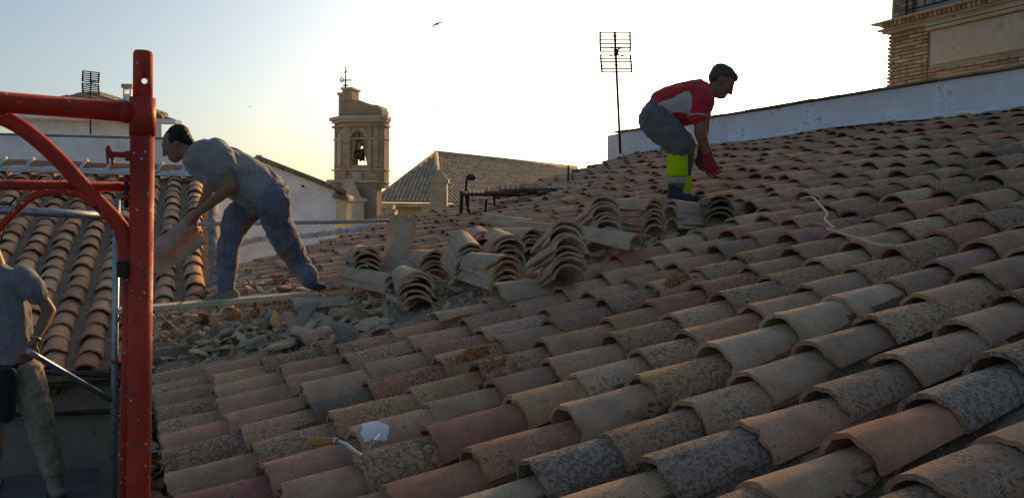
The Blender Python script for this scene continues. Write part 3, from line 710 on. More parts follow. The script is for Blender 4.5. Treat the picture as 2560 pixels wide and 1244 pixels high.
# whitewash splash on a tile: a thin mortar skin following the barrel
bm = bmesh.new(); q = onA(946, 1043, .0); best = min(cover[:300], key=lambda t: ((t[0] @ Vector((.07, -.05, .085)))-q).length); mt = best[0]
half = R(83); wr = TW0/2/math.sin(half); rows__ = []; NI, NK = 30, 34
for i in range(NI+1):
    row = []
    for k in range(NK+1):
        x = -.004+.135*i/NI; a = R(-74)+R(88)*k/NK; e_ = math.hypot((i/NI-.5)*2, (k/NK-.5)*2)
        lift = .001+.005*max(0, 1-e_)**.5+.0012*noise.noise(Vector((i*.5, k*.5, 5)))
        wd = (TW0*(1-x/TL)+TW1*x/TL)/2/math.sin(half)*1.03+lift
        row.append(bm.verts.new(mt @ Vector((x, wd*math.sin(a), .93*wd*(math.cos(a)-math.cos(half))))))
    rows__.append(row)
for i in range(NI):
    for k in range(NK):
        e_ = math.hypot((i/NI-.5)*2, (k/NK-.5)*2)
        if e_+.30*noise.noise(Vector((i*.13, k*.11, 9)))+.10*noise.noise(Vector((i*.5, k*.45, 2))) < .70: bm.faces.new((rows__[i][k], rows__[i+1][k], rows__[i+1][k+1], rows__[i][k+1]))
bmesh.ops.delete(bm, geom=[v for v in bm.verts if not v.link_faces], context='VERTS')
M['white_patch'] = simple('white_plaster', (.80, .79, .76), .9, var=.12, scale=20, bump=.6, bdist=.006, col2=(.5, .46, .42), c2lo=.6, c2hi=.7)
o = mesh_obj('plaster_patch', bm, M['white_patch'], None, True); o.modifiers.new('thickness', 'SOLIDIFY').thickness = .004
tag(o, 'white plaster splash stuck on a tile above the trowel', 'plaster')
# dry stonecrop tufts
def tuft(px, py, n, sp, label, h=.0):
    bm = bmesh.new(); c0 = onA(px, py, h)
    for i in range(n):
        b = c0+SA*rs.gauss(0, sp)+Vector((0, 1, 0))*rs.gauss(0, sp*.22)-NA*.015; tp = b+NA*rs.uniform(.02, .045)+Vector((rs.gauss(0, .012), rs.gauss(0, .012), 0))
        tube(bm, [b, (b+tp)/2+Vector((rs.gauss(0, .004), 0, 0)), tp], [.0018, .0016, .0012], 4)
        for k in range(6):
            q = b.lerp(tp, rs.uniform(.5, 1.05)); r_ = rs.uniform(.003, .007)
            bmesh.ops.create_icosphere(bm, subdivisions=1, radius=r_, matrix=Matrix.Translation(q+Vector((rs.gauss(0, .006), rs.gauss(0, .006), rs.gauss(0, .004)))))
    tag(kind(mesh_obj('stonecrop_tuft', bm, M['moss']), 'stuff'), label, 'plant', 'dry stonecrop on the tiles')
tuft(1190, 888, 70, .05, 'dry orange stonecrop tuft growing along a tile at the centre'); tuft(1235, 915, 30, .03, 'small reddish stonecrop just below the long orange tuft')
tuft(1690, 705, 60, .035, 'dry orange stonecrop clump on the tiles right of centre')

# ================================================================== SCAFFOLD
YF = 1.94
def fy(px, py): return at_y(px, py, YF)
post_x = fy(350, 600)
sc = thing('red_scaffold', 'red painted scaffold frame with curved brace, its post standing nearest the viewer', 'scaffold', (post_x.x, YF, -1.3))
ptop = fy(357, 250); pbot = fy(346, 1244)
pdir = (ptop-pbot).normalized(); pz0 = pbot-pdir*.65
tube_obj('post', [pz0, ptop], .0242, M['red'], sc, 28)
# spigot with a pin hole
sp0, sp1 = ptop-pdir*.02, fy(358, 128)
bm = bmesh.new(); tube(bm, [sp0, sp1-pdir*.006, sp1], [.0195, .0195, .0165], 32); bmesh.ops.recalc_face_normals(bm, faces=bm.faces)
spig = mesh_obj('spigot', bm, M['red'], sc)
for p in spig.data.polygons: p.use_smooth = len(p.vertices) == 4
cbm = bmesh.new(); hc = fy(361, 203); vdir = Vector((.0, 1, 0)); vdir = (hc-CAM).normalized(); tube(cbm, [hc-vdir*.06, hc+vdir*.06], .0058, 16); bmesh.ops.recalc_face_normals(cbm, faces=cbm.faces)
cme = bpy.data.meshes.new('cut'); cbm.to_mesh(cme); cbm.free(); co = bpy.data.objects.new('cut', cme); COL.objects.link(co)
bo = spig.modifiers.new('pin_hole', 'BOOLEAN'); bo.operation = 'DIFFERENCE'; bo.object = co; bo.solver = 'EXACT'
bpy.context.view_layer.update(); dg = bpy.context.evaluated_depsgraph_get()
nm = bpy.data.meshes.new_from_object(spig.evaluated_get(dg)); spig.modifiers.clear(); spig.data = nm; bpy.data.objects.remove(co)
tube_obj('collar', [ptop-pdir*.075, ptop+pdir*.004], .0262, M['red'], sc, 28)
b0 = fy(345, 283); b1 = fy(0, 255)
bdir = (b1-b0).normalized(); tube_obj('top_bar', [b0, b0+bdir*1.15], .0208, M['red'], sc, 24)
tube_obj('weld_ring', [b0+bdir*.018, b0+bdir*.034], [.0235, .0215], M['red'], sc, 20)
cv = [fy(-260, 262), fy(-120, 268), fy(-30, 284), fy(30, 305), fy(88, 345), fy(150, 402), fy(210, 468), fy(262, 522), fy(295, 558), fy(310, 596), fy(314, 640), fy(315, 690)]
cv = [p+Vector((0, .012, 0)) for p in cv]
tube_obj('curved_brace', smooth_path(cv, 5), .0160, M['red'], sc, 18)
tube_obj('gusset_strip', [fy(321, 690)+Vector((0, .012, 0)), fy(312, 1260)+Vector((0, .012, 0))], .0115, M['red'], sc, 10)
lb0, lb1 = fy(325, 467), fy(0, 461); ld = (lb1-lb0).normalized()
tube_obj('lower_bar', [lb0+Vector((0, .02, 0)), lb0+ld*1.1+Vector((0, .02, 0))], .0105, M['red'], sc, 16)
tube_obj('thin_brace', smooth_path([fy(-60, 640), fy(-10, 580), fy(40, 527), fy(78, 494), fy(112, 482), fy(160, 481), fy(195, 485), fy(220, 500), fy(240, 516)], 4), .0075, M['red'], sc, 12)
# locking latch
la, lb_ = fy(328, 388), fy(276, 386); lt = tube_obj('latch_arm', [la, lb_], .0062, M['red'], sc, 12)
bm = bmesh.new(); prism(bm, [fy(x, y)+Vector((0, -.004, 0)) for x, y in ((264, 372), (268, 364), (273, 364), (281, 380), (285, 392), (284, 411), (278, 411), (277, 397), (272, 395), (273, 410), (267, 411), (265, 395))], (0, .008, 0)); mesh_obj('latch_plate', bm, M['red'], lt)
tube_obj('latch_boss', [fy(326, 378), fy(326, 402)], .011, M['red'], lt, 12)
for yy_ in (448, 492):
    tube_obj('pin_lug', [fy(324, yy_), fy(308, yy_+2)], .0065, M['red'], sc, 10)
tube_obj('lock_pin', [fy(316, 438), fy(316, 520)], .0045, M['darksteel'], sc, 8)
box_obj('clamp', fy(306, 672)+Vector((0, .0, 0)), (.022, .03, .034), M['darksteel'], sc, None, .003)

# far scaffold bay: galvanised upright, rails and deck
DG = 6.0
gs = thing('galvanised_scaffold', 'grey galvanised scaffold upright with rails beside the wing eave', 'scaffold', at(288, 1240, DG))
def g(px, py, d=DG): return at(px, py, d)
tube_obj('upright', [g(292, 500), g(287, 860), g(282, 1330)], .0235, M['galv'], gs, 14)
tube_obj('rail', [g(288, 938, 6.05), g(40, 926, 6.7)], .022, M['darksteel'], gs, 12)
tube_obj('rail', [g(284, 1026, 6.05), g(40, 1036, 6.6)], .021, M['darksteel'], gs, 12)
tube_obj('diagonal_brace', [g(283, 1002, 6.0), g(96, 892, 5.6), g(70, 876, 5.5)], .020, M['galv'], gs, 12)
tube_obj('plank_bearer', [g(300, 795, 6.02), g(385, 790, 6.1)], .018, M['galv'], gs, 12)
box_obj('coupler', g(287, 903), (.05, .05, .03), M['red'], gs, None, .004)
nr_ = tube_obj('guard_rail', [at(-160, 517, 4.0), at(110, 531, 4.3), at(275, 540, 4.55)], .0225, M['galv'], None, 14); tag(nr_, 'grey horizontal guard rail behind the red curved brace', 'rail')
DK = at(140, 1236, 6.0).z
dk = thing('scaffold_deck', 'dark steel scaffold deck under the worker at the lower left', 'scaffold deck', (-.75, 3.5, DK-.05))
for i in range(3):
    bm = bmesh.new(); xc = -1.16+i*.33
    box(bm, (xc, 3.1, DK-.03), (.32, 8.6, .04))
    o = mesh_obj('deck_panel', bm, M['deckplate'], dk)
cbl = thing('wall_cable', 'thin dark cable hanging at the left edge over the wing roof', 'cable', at(0, 520, 4.2))
tube_obj('cable_loop', smooth_path([at(-40, 490, 4.1), at(10, 512, 4.2), at(35, 500, 4.2), at(40, 492, 4.2), at(22, 520, 4.2), at(14, 560, 4.2), at(0, 610, 4.2)], 6), .0045, M['black'], cbl, 8)

# ================================================================== BACKGROUND TOWN
# far guard rail beyond the roof
o = tube_obj('far_rail', [at_y(430, 561, 10.55), at_y(838, 555, 10.55), at_y(1142, 546, 10.55)], .024, M['galv'], None, 12); tag(o, 'grey steel rail running along the far edge of the roof', 'rail')
# dark metal sheets with their frame
ms = thing('metal_lean_to', 'dark rusty corrugated sheets on a black square tube frame at the roof edge', 'metal canopy', onA(1160, 528))
dm = (onA(1160, 528)-CAM).dot(FW)
def q(px, py, dd=0.0): return at(px, py, dm+dd)
def bar(a, b, r, mat, par, nm):
    d = b-a; o = box_obj(nm, (0, 0, 0), (d.length, 2*r, 2*r), mat, None, None, r*.2); o.matrix_basis = Matrix.Translation((a+b)/2) @ frame_mat(d, None, (0, 0, 1) if abs(d.normalized().z) < .9 else (0, 1, 0)).to_4x4(); o.parent = par; o.matrix_parent_inverse = par.matrix_basis.inverted(); return o
bar(q(1155, 478), q(1152, 534), .018, M['darksteel'], ms, 'frame_leg'); bar(q(1216, 500), q(1214, 528, -.15), .014, M['darksteel'], ms, 'frame_leg'); bar(q(1236, 490), q(1236, 512, -.1), .014, M['darksteel'], ms, 'frame_leg')
bar(q(1150, 486), q(1300, 488, .2), .016, M['darksteel'], ms, 'frame_rail'); bar(q(1300, 488, .2), q(1395, 478, .4), .013, M['darksteel'], ms, 'frame_rail'); bar(q(1170, 484), q(1170, 530), .012, M['darksteel'], ms, 'frame_leg')
def sheet(px0, px1, yt, yb, dd, nmx):
    bm = bmesh.new(); n = 40; up_, lo_ = [], []
    a, b, c_, d_ = q(px0, yt[0], dd), q(px1, yt[1], dd+.25), q(px0, yb[0], dd-.25), q(px1, yb[1], dd)
    nn = (b-a).cross(c_-a).normalized()
    for i in range(n+1):
        t = i/n; wv = nn*.002*math.sin(t*math.pi*2*8); up_.append(bm.verts.new(a.lerp(b, t)+wv)); lo_.append(bm.verts.new(c_.lerp(d_, t)+wv))
    for i in range(n): bm.faces.new((up_[i], up_[i+1], lo_[i+1], lo_[i]))
    o = mesh_obj('corrugated_sheet', bm, M['rust'], ms, True); o.modifiers.new('thickness', 'SOLIDIFY').thickness = .004
sheet(1155, 1236, (476, 476), (489, 488), .0, ''); sheet(1212, 1300, (470, 469), (488, 487), .14, ''); sheet(1244, 1345, (464, 462), (486, 482), .28, ''); sheet(1306, 1393, (460, 465), (482, 474), .42, '')
vp = thing('vent_pipe', 'thin pipe with a curved elbow and cowl beside the rusty sheets', 'pipe', q(1168, 530, -.02))
tube_obj('pipe', smooth_path([q(1176, 534), q(1166, 500), q(1166, 462), q(1168, 448), q(1176, 443)], 5), .014, M['iron'], vp, 12)
bm = bmesh.new(); bmesh.ops.create_uvsphere(bm, u_segments=14, v_segments=8, radius=.045, matrix=Matrix.Translation(q(1178, 443)) @ Matrix.Diagonal((1.3, 1, .85, 1))); mesh_obj('cowl', bm, M['rust'], vp, True)
o = tube_obj('iron_rod', [q(1420, 474, 1.2), q(1421, 414, 1.2)], .012, M['iron'], None, 8); tag(o, 'upright iron rod standing on the far tiles', 'rod')

# --- aerials
def aerial(base, top, w_, h_, label, depth_dir, n=6, rr=.011):
    t = thing('tv_antenna', label, 'antenna', base); up_ = (top-base).normalized(); sd_ = depth_dir.normalized(); fw_ = up_.cross(sd_).normalized()
    tube_obj('mast', [base, top], .020, M['iron'], t, 10)
    for half_, tilt in ((1, -.16), (-1, .16)):
        c = top-up_*(h_*.5)+up_*half_*(h_*.27); u2 = (up_+fw_*tilt*1.6).normalized(); hh = h_*.48
        for i in range(n):
            zz = (i/(n-1)-.5)*hh*.96; tube_obj('reflector_rod', [c+u2*zz-sd_*w_/2, c+u2*zz+sd_*w_/2], rr, M['iron'], t, 6)
        for s_ in (-1, 1): tube_obj('reflector_edge', [c+u2*(-hh/2)+sd_*s_*w_/2, c+fw_*.03*s_+sd_*s_*w_*.515, c+u2*(hh/2)+sd_*s_*w_/2], rr*1.5, M['iron'], t, 6)
    cc = top-up_*(h_*.52)
    box_obj('dipole_box', cc-fw_*.06, (.05, .07, .10), M['rust'], t, None, .006)
    tube_obj('boom', [cc-fw_*.02, cc-fw_*.42], .010, M['iron'], t, 8)
    for i in range(6): tube_obj('director', [cc-fw_*(.12+.055*i)-sd_*.07, cc-fw_*(.12+.055*i)+sd_*.07], .0035, M['iron'], t, 6)
    for s_ in (-1, 1):
        for v_ in (-1, 1): tube_obj('dipole_arm', smooth_path([cc-fw_*.07, cc-fw_*.09+sd_*s_*.05+up_*v_*.05, cc-fw_*.09+sd_*s_*.13+up_*v_*.07], 4), .006, M['iron'], t, 6)
    return t
d2 = (Vector((XR, 11.2, 2))-CAM).dot(FW)
aerial(at(1551, 384, d2-.15), at(1537, 82, d2-.15), .46, .62, 'tall TV aerial with grid reflector standing by the parapet end', RT)
aerial(at(226, 336, 24), at(227, 180, 24), .42, .62, 'small TV aerial on the white house behind the scaffold', (RT+FW*.8), 6, .016)

# --- generic tiled slope with barrel rows
def row_mesh_slope(parent, a, b, c, d, n, r, mat, name='tile_row', jitter=0):
    """rows of barrel tiles from the eave a-b up to c-d (c above a, d above b)"""
    nrm = (b-a).cross(c-a).normalized()
    if nrm.z < 0: nrm = -nrm
    bm = bmesh.new(); vs_ = [bm.verts.new(p) for p in (a, b, d, c)] if (d-c).length > 1e-4 else [bm.verts.new(p) for p in (a, b, c)]
    bm.faces.new(vs_); mesh_obj('roof_deck', bm, mat, parent)
    ex_ = (b-a).normalized(); vy = nrm.cross(ex_); vy = vy if vy.dot(c-a) > 0 else -vy
    P2 = lambda p: ((p-a).dot(ex_), (p-a).dot(vy)); poly = [P2(p) for p in ((a, b, d, c) if (d-c).length > 1e-4 else (a, b, c))]
    for i in range(n):
        t = (i+.5)/n; e0 = a.lerp(b, t); x0 = P2(e0)[0]; hs = []
        for (xa, ya), (xb, yb) in zip(poly[1:], poly[2:]+poly[:1]):
            if (xa-x0)*(xb-x0) < 0: hs.append(ya+(yb-ya)*(x0-xa)/(xb-xa))
        if not hs: continue
        L_ = max(hs); e1 = e0+vy*L_
        if L_ < r*3: continue
        k = max(2, int(L_/.42)); sd_ = (b-a).normalized(); bm = bmesh.new()
        for j in range(k):
            p0, p1 = e0.lerp(e1, j/k), e0.lerp(e1, (j+1.08)/k); ra, rb_ = [], []
            for m in range(6):
                an = math.pi*m/5; ra.append(bm.verts.new(p0-sd_*math.cos(an)*r+nrm*(math.sin(an)*r*1.15+.006))); rb_.append(bm.verts.new(p1-sd_*math.cos(an)*r*.95+nrm*(math.sin(an)*r*1.05)))
            for m in range(5): bm.faces.new((ra[m], ra[m+1], rb_[m+1], rb_[m]))
            bm.faces.new(ra)
        mesh_obj(name, bm, mat, parent, True)
M['roof_far'] = simple('far_roof_clay', (.56, .41, .28), .93, var=.4, scale=3, bump=.5, bdist=.02, col2=(.32, .235, .165), c2s=5)
M['roof_far2'] = simple('far_roof_clay_grey', (.26, .20, .15), .93, var=.35, scale=3, bump=.5, bdist=.02, col2=(.14, .11, .09), c2s=5)
def wallquad(parent, pts, thick, mat, name='wall', skew=False):
    bm = bmesh.new(); n_ = (Vector(pts[1])-Vector(pts[0])).cross(Vector(pts[2])-Vector(pts[0])).normalized()
    n_ = (Vector(pts[1])-CAM) if skew else n_; n_.z = 0; n_.normalize()
    if n_.dot(FW) < 0: n_ = -n_
    prism(bm, pts, n_*thick); return mesh_obj(name, bm, mat, parent)

# --- church: hipped nave roof, wall, hip pinnacle
ch = thing('church', 'church nave with hipped brown tiled roof and cream walls right of the bell tower', 'church', at_z(1098, 507, 1.55)+Vector((0, 0, -6)))
ze = at(1098, 507, 38).z; ec = at_z(1098, 507, ze); el_ = at_z(933, 505, ze); er = None
apx = at(1089, 384, 43.0); rdg = at_z(1440, 420, apx.z); er = ec+(rdg-apx)*1.08
row_mesh_slope(ch, el_, ec, apx, apx, 16, .095, M['roof_far'])
row_mesh_slope(ch, ec, er, apx, rdg, 48, .10, M['roof_far'])
tube_obj('hip_ridge', [ec, apx], .15, M['roof_far'], ch, 8); tube_obj('main_ridge', [apx, rdg], .16, M['roof_far'], ch, 8); tube_obj('hip_ridge', [el_, apx], .13, M['roof_far'], ch, 8)
zb = -5.2
for nm, a, b in (('wall', el_, ec), ('wall', ec, er)):
    ins = (apx-(a+b)/2); ins.z = 0; ins = ins.normalized()*.45
    a2, b2 = a+ins, b+ins; wallquad(ch, [Vector((a2.x, a2.y, zb)), Vector((b2.x, b2.y, zb)), Vector((b2.x, b2.y, ze-.02)), Vector((a2.x, a2.y, ze-.02))], .5, M['cream'])
    box_obj('cornice', (a+b)/2+ins*.5+Vector((0, 0, -.12)), ((b-a).length, .45, .16), M['cream'], ch, frame_mat(b-a))
pn = thing('roof_pinnacle', 'square plastered pinnacle with pyramid cap standing at the church hip', 'pinnacle', at(1098, 545, 36.5))
pd = 36.5; pw_ = 41/FPX*pd; pc_ = at(1098, 478, pd); fmc = frame_mat(RT)
top_b = at(1098, 458, pd).z; bot_b = at(1098, 548, pd).z
def obox(nm, cx, z0, z1, w_, par, mat, dy=None, fm_=fmc):
    return box_obj(nm, Vector((cx.x, cx.y, (z0+z1)/2)), (w_, dy or w_, z1-z0), mat, par, fm_)
obox('shaft', pc_, bot_b, top_b, pw_, pn, M['cream']); zc = at(1098, 448, pd).z; obox('cap', pc_, top_b+.002, zc, pw_*1.18, pn, M['cream'])
bm = bmesh.new(); zt = at(1098, 424, pd).z
prof = [(pw_*.55, zc), (pw_*.36, zc+(zt-zc)*.35), (pw_*.16, zc+(zt-zc)*.8), (.02, zt)]
rgs = [[bm.verts.new((pc_.x, pc_.y, z_)) for _ in range(4)] for w_, z_ in prof]
for rg_, (w_, z_) in zip(rgs, prof):
    for v_, (sx, sy) in zip(rg_, ((-1, -1), (1, -1), (1, 1), (-1, 1))): v_.co += fmc @ Vector((sx*w_, sy*w_, 0))
for a_, b_ in zip(rgs, rgs[1:]):
    for k in range(4): bm.faces.new((a_[k], a_[(k+1) % 4], b_[(k+1) % 4], b_[k]))
bm.faces.new(rgs[-1]); mesh_obj('pyramid', bm, M['cream'], pn)
# lower aisle roofs beside the tower
la_ = thing('aisle_roof', 'small lower tiled roof between the tower buttress and the church wall', 'roof', at(985, 560, 34))
row_mesh_slope(la_, at(930, 600, 33), at(1010, 600, 33), at(930, 512, 35.5), at(985, 530, 35.5), 9, .12, M['roof_far'])

# --- bell tower
TD = 34.0; tw = thing('bell_tower', 'old brick bell tower with an arched opening and curved gable top', 'bell tower', at(897, 600, TD)+Vector((0, 0, -5)))
tx = (RT*math.cos(R(14))-Vector((FW.x, FW.y, 0)).normalized()*math.sin(R(14))); tx.z = 0; tx.normalize(); ty = Vector((0, 0, 1)).cross(tx)   # ty away from viewer
T0 = at(861, 545, TD); PXM = FPX/TD
def tz(py): return at(890, py, TD).z
def tp(u, z, v=0.0): return Vector((T0.x, T0.y, 0))+tx*u+ty*v+Vector((0, 0, z))
WM = 93/PXM/math.cos(R(14))       # width of the main face
zs0, zc0, zarch0, zspr, ztopc = tz(600)-5, tz(424), tz(413), tz(355), tz(296)
# main face with the arched opening, 1.0 m thick
aw = 22/PXM; ac = WM*.40; th = .55
bm = bmesh.new(); arch = [(ac-aw, zarch0)]+[(ac-aw*math.cos(math.pi*k/12), zspr+aw*math.sin(math.pi*k/12)*1.15) for k in range(13)]+[(ac+aw, zarch0)]
def face_with_hole(v):
    out = [(0, tz(470)), (WM, tz(470)), (WM, ztopc), (0, ztopc)]
    O_ = [bm.verts.new(tp(u, z, v)) for u, z in out]; A_ = [bm.verts.new(tp(u, z, v)) for u, z in arch]; return O_, A_
O0, A0 = face_with_hole(0); O1, A1 = face_with_hole(th)
for O_, A_, fl in ((O0, A0, False), (O1, A1, True)):
    n_ = len(A_)
    quads = [[O_[0], O_[1], A_[-1], A_[0]], [O_[1], O_[2]]+A_[n_//2:][:0]+[A_[i] for i in range(n_//2, n_)], [O_[2], O_[3], A_[n_//2]], [O_[3], O_[0]]+[A_[i] for i in range(0, n_//2+1)]]
    for f_ in quads: bm.faces.new(f_)
for i in range(len(A0)-1): bm.faces.new((A0[i], A0[i+1], A1[i+1], A1[i]))
bm.faces.new((A0[-1], A0[0], A1[0], A1[-1]))
for i in range(4): bm.faces.new((O0[i], O0[(i+1) % 4], O1[(i+1) % 4], O1[i]))
bmesh.ops.triangulate(bm, faces=bm.faces); bmesh.ops.recalc_face_normals(bm, faces=bm.faces); mf = mesh_obj('main_face', bm, M['tower_brick'], tw)
# left canted face with niche and right return
cx = (-tx*math.cos(R(38))+ty*math.sin(R(38))).normalized(); LW = 50/PXM/math.cos(R(32))
lf = bmesh.new(); prism(lf, [tp(0, tz(470))+Vector((0, 0, 0)), tp(0, tz(470))+cx*LW, tp(0, ztopc)+cx*LW, tp(0, ztopc)], -cx.cross(Vector((0, 0, 1)))*.6 if cx.cross(Vector((0, 0, 1))).dot(FW) < 0 else cx.cross(Vector((0, 0, 1)))*.6)
mesh_obj('canted_face', lf, M['tower_brick'], tw)
cn = cx.cross(Vector((0, 0, 1))); cn = cn if cn.dot(FW) < 0 else -cn
def cp(u, z, v=0.0): return tp(0, z)+cx*u+cn*v
bm = bmesh.new(); pts = [(LW*.32, tz(413)), (LW*.32, tz(345))]+[(LW*.52+LW*.2*(-math.cos(math.pi*k/8)), tz(345)+LW*.22*math.sin(math.pi*k/8)) for k in range(1, 8)]+[(LW*.72, tz(345)), (LW*.72, tz(413))]
prism(bm, [cp(u, z, .012) for u, z in pts], -cn*.1); mesh_obj('blind_niche', bm, M['stone'], tw)
bm = bmesh.new()
for u0_, u1_ in ((LW*.22, LW*.31), (LW*.73, LW*.82)): prism(bm, [cp(u0_, tz(416), .0), cp(u1_, tz(416), .0), cp(u1_, tz(330), .0), cp(u0_, tz(330), .0)], cn*.05)
mesh_obj('niche_jambs', bm, M['tower_brick'], tw)
rx_ = (tx*math.cos(R(48))+ty*math.sin(R(48))).normalized(); bm = bmesh.new(); rnm = rx_.cross(Vector((0, 0, 1))); rnm = rnm if rnm.dot(FW) > 0 else -rnm
prism(bm, [tp(WM, tz(470)), tp(WM, tz(470))+rx_*.16, tp(WM, ztopc)+rx_*.16, tp(WM, ztopc)], ty*.5); mesh_obj('right_return', bm, M['tower_brick'], tw)
def ledge(nm, py0, py1, out, mat=M['stone']):
    z0, z1 = tz(py0), tz(py1); bm = bmesh.new()
    ring = [cp(LW+out*.4, 0, out), cp(0, 0, out)+(-ty*out*.2), tp(WM, 0, -out), tp(WM, 0, -out)+rx_*(.16+out*.5)+tx*out*.5, tp(WM, 0, th+out)+tx*.15, cp(LW+out*.4, 0, -.5)]
    prism(bm, [Vector((p.x, p.y, z0)) for p in ring], (0, 0, z1-z0)); mesh_obj(nm, bm, mat, tw)
ledge('cornice', 300, 292, .20); ledge('cornice', 306, 300.3, .10); ledge('cornice', 318, 313, .10, M['tower_brick']); ledge('band', 426, 422.5, .10); ledge('band', 349, 346, .05)
ledge('band', 457, 454, .12); 
for u0_, u1_ in ((.04, .16), (.66, .76), (.82, .94)):
    bm = bmesh.new(); prism(bm, [tp(WM*u0_, tz(421), 0), tp(WM*u1_, tz(421), 0), tp(WM*u1_, tz(319), 0), tp(WM*u0_, tz(319), 0)], -ty*.06); mesh_obj('pilaster', bm, M['tower_brick'], tw)
bm = bmesh.new(); ov = [(ac-aw*1.35*math.cos(math.pi*k/12), zspr+aw*1.35*math.sin(math.pi*k/12)*1.15) for k in range(13)]; iv = [(ac-aw*1.02*math.cos(math.pi*k/12), zspr+aw*1.02*math.sin(math.pi*k/12)*1.15) for k in range(12, -1, -1)]
prism(bm, [tp(u, z, 0) for u, z in ov+iv], -ty*.07); mesh_obj('arch_moulding', bm, M['tower_brick'], tw)
bm = bmesh.new(); prism(bm, [tp(WM*.24, tz(450), 0), tp(WM*.50, tz(450), 0), tp(WM*.50, tz(432), 0), tp(WM*.24, tz(432), 0)], -ty*.05); mesh_obj('stone_panel', bm, M['stone'], tw)
# curved gable
cvp = [(868, 292)]+[(868, 252), (889, 250)]+[(885+k*5, 252+16*(1-math.cos(math.pi*min(1, (k*5)/62)))/2) for k in range(1, 14)]+[(957, 272), (962, 278), (962, 292)]
bm = bmesh.new(); prism(bm, [tp((x-868)/PXM/math.cos(R(14)), tz(y), .05) for x, y in cvp], ty*.7); mesh_obj('curved_gable', bm, M['tower_brick'], tw)
cc_ = [(x, y-2.5) for x, y in cvp[2:-2]]; bm = bmesh.new(); lowr = [(x, y+1.5) for x, y in cvp[2:-2]][::-1]
prism(bm, [tp((x-868)/PXM/math.cos(R(14)), tz(y), -.02) for x, y in cc_+lowr], ty*.84); mesh_obj('gable_coping', bm, M['stone'], tw)
def tblock(nm, px0, px1, py0, py1, v0, dep, mat=M['tower_brick']):
    u0_, u1_ = (px0-868)/PXM, (px1-868)/PXM; bm = bmesh.new(); prism(bm, [tp(u0_, tz(py1), v0), tp(u1_, tz(py1), v0), tp(u1_, tz(py0), v0), tp(u0_, tz(py0), v0)], ty*dep); mesh_obj(nm, bm, mat, tw)
tblock('gable_block', 860, 885, 226, 256, .0, .7); tblock('block_cap', 857, 888, 221, 226.2, -.06, .84, M['stone'])
tblock('gable_block', 840, 859, 236, 294, .35, .6); tblock('block_cap', 837, 862, 230, 236.2, .30, .72, M['stone']); tblock('gable_block', 845, 868, 256, 293, .2, .6)
tblock('tower_base', 828, 956, 457, 700, -.05, .5); tblock('tower_base_stone', 822, 958, 450, 457, -.12, .62, M['stone'])
# buttress with its cap and the lower pier
tblock('buttress', 838, 893, 482, 700, -2.4, 2.3, M['stone']); tblock('buttress_cap', 832, 897, 466, 482, -2.55, 2.6, M['stone']); tblock('pier', 907, 938, 505, 700, -2.2, 1.6, M['stone']); tblock('pier_cap', 903, 942, 496, 505.2, -2.3, 1.8, M['stone'])
bm = bmesh.new(); u0_, u1_ = (909-868)/PXM, (936-868)/PXM; um = (u0_+u1_)/2
b4 = [tp(u0_, tz(496), -2.1), tp(u1_, tz(496), -2.1), tp(u1_, tz(496), -.8), tp(u0_, tz(496), -.8)]; t4 = [tp(um-.1, tz(452), -1.6), tp(um+.1, tz(452), -1.6), tp(um+.1, tz(452), -1.4), tp(um-.1, tz(452), -1.4)]
B4 = [bm.verts.new(p) for p in b4]; T4 = [bm.verts.new(p) for p in t4]
for k in range(4): bm.faces.new((B4[k], B4[(k+1) % 4], T4[(k+1) % 4], T4[k]))
bm.faces.new(T4); mesh_obj('pinnacle', bm, M['stone'], tw)
# bell and its yoke
bl = thing('church_bell', 'dark bronze bell swung on its yoke in the tower arch', 'bell', tp(ac+.05, tz(395), .5))
bc = tp(ac+.08, tz(366), .3); bdv = (Vector((0, 0, -1))+tx*(-.28)).normalized()
bm = bmesh.new(); prof = [(r_*.62, h_*.72) for r_, h_ in ((.06, 0), (.16, .04), (.20, .14), (.22, .30), (.27, .48), (.34, .60), (.36, .64), (.32, .63), (.24, .5))]
fmb = frame_mat(bdv, None, tx); rgs = []
for r_, h_ in prof: rgs.append([bm.verts.new(bc+bdv*(h_+.10)+(fmb @ Vector((0, math.cos(2*math.pi*k/20)*r_, math.sin(2*math.pi*k/20)*r_)))) for k in range(20)])
for a_, b_ in zip(rgs, rgs[1:]):
    for k in range(20): bm.faces.new((a_[k], a_[(k+1) % 20], b_[(k+1) % 20], b_[k]))
bm.faces.new(rgs[0]); bmesh.ops.recalc_face_normals(bm, faces=bm.faces); mesh_obj('bell_body', bm, M['bronze'], bl, True)
bm = bmesh.new(); prism(bm, [bc-tx*.12+Vector((0, 0, .02))-ty*.12, bc+tx*.16+Vector((0, 0, .0))-ty*.12, bc+tx*.28+Vector((0, 0, .36))-ty*.12, bc+tx*.16+Vector((0, 0, .30))-ty*.12, bc+tx*.05+Vector((0, 0, .38))-ty*.12, bc-tx*.04+Vector((0, 0, .30))-ty*.12], ty*.24); mesh_obj('yoke', bm, M['iron'], bl)
tube_obj('axle', [tp(ac-aw*1.02, tz(382), .3), tp(ac+aw*1.02, tz(364), .3)], .035, M['iron'], bl, 8)
tube_obj('clapper', [bc+bdv*.3, bc+bdv*.62], [.025, .05], M['iron'], bl, 8)
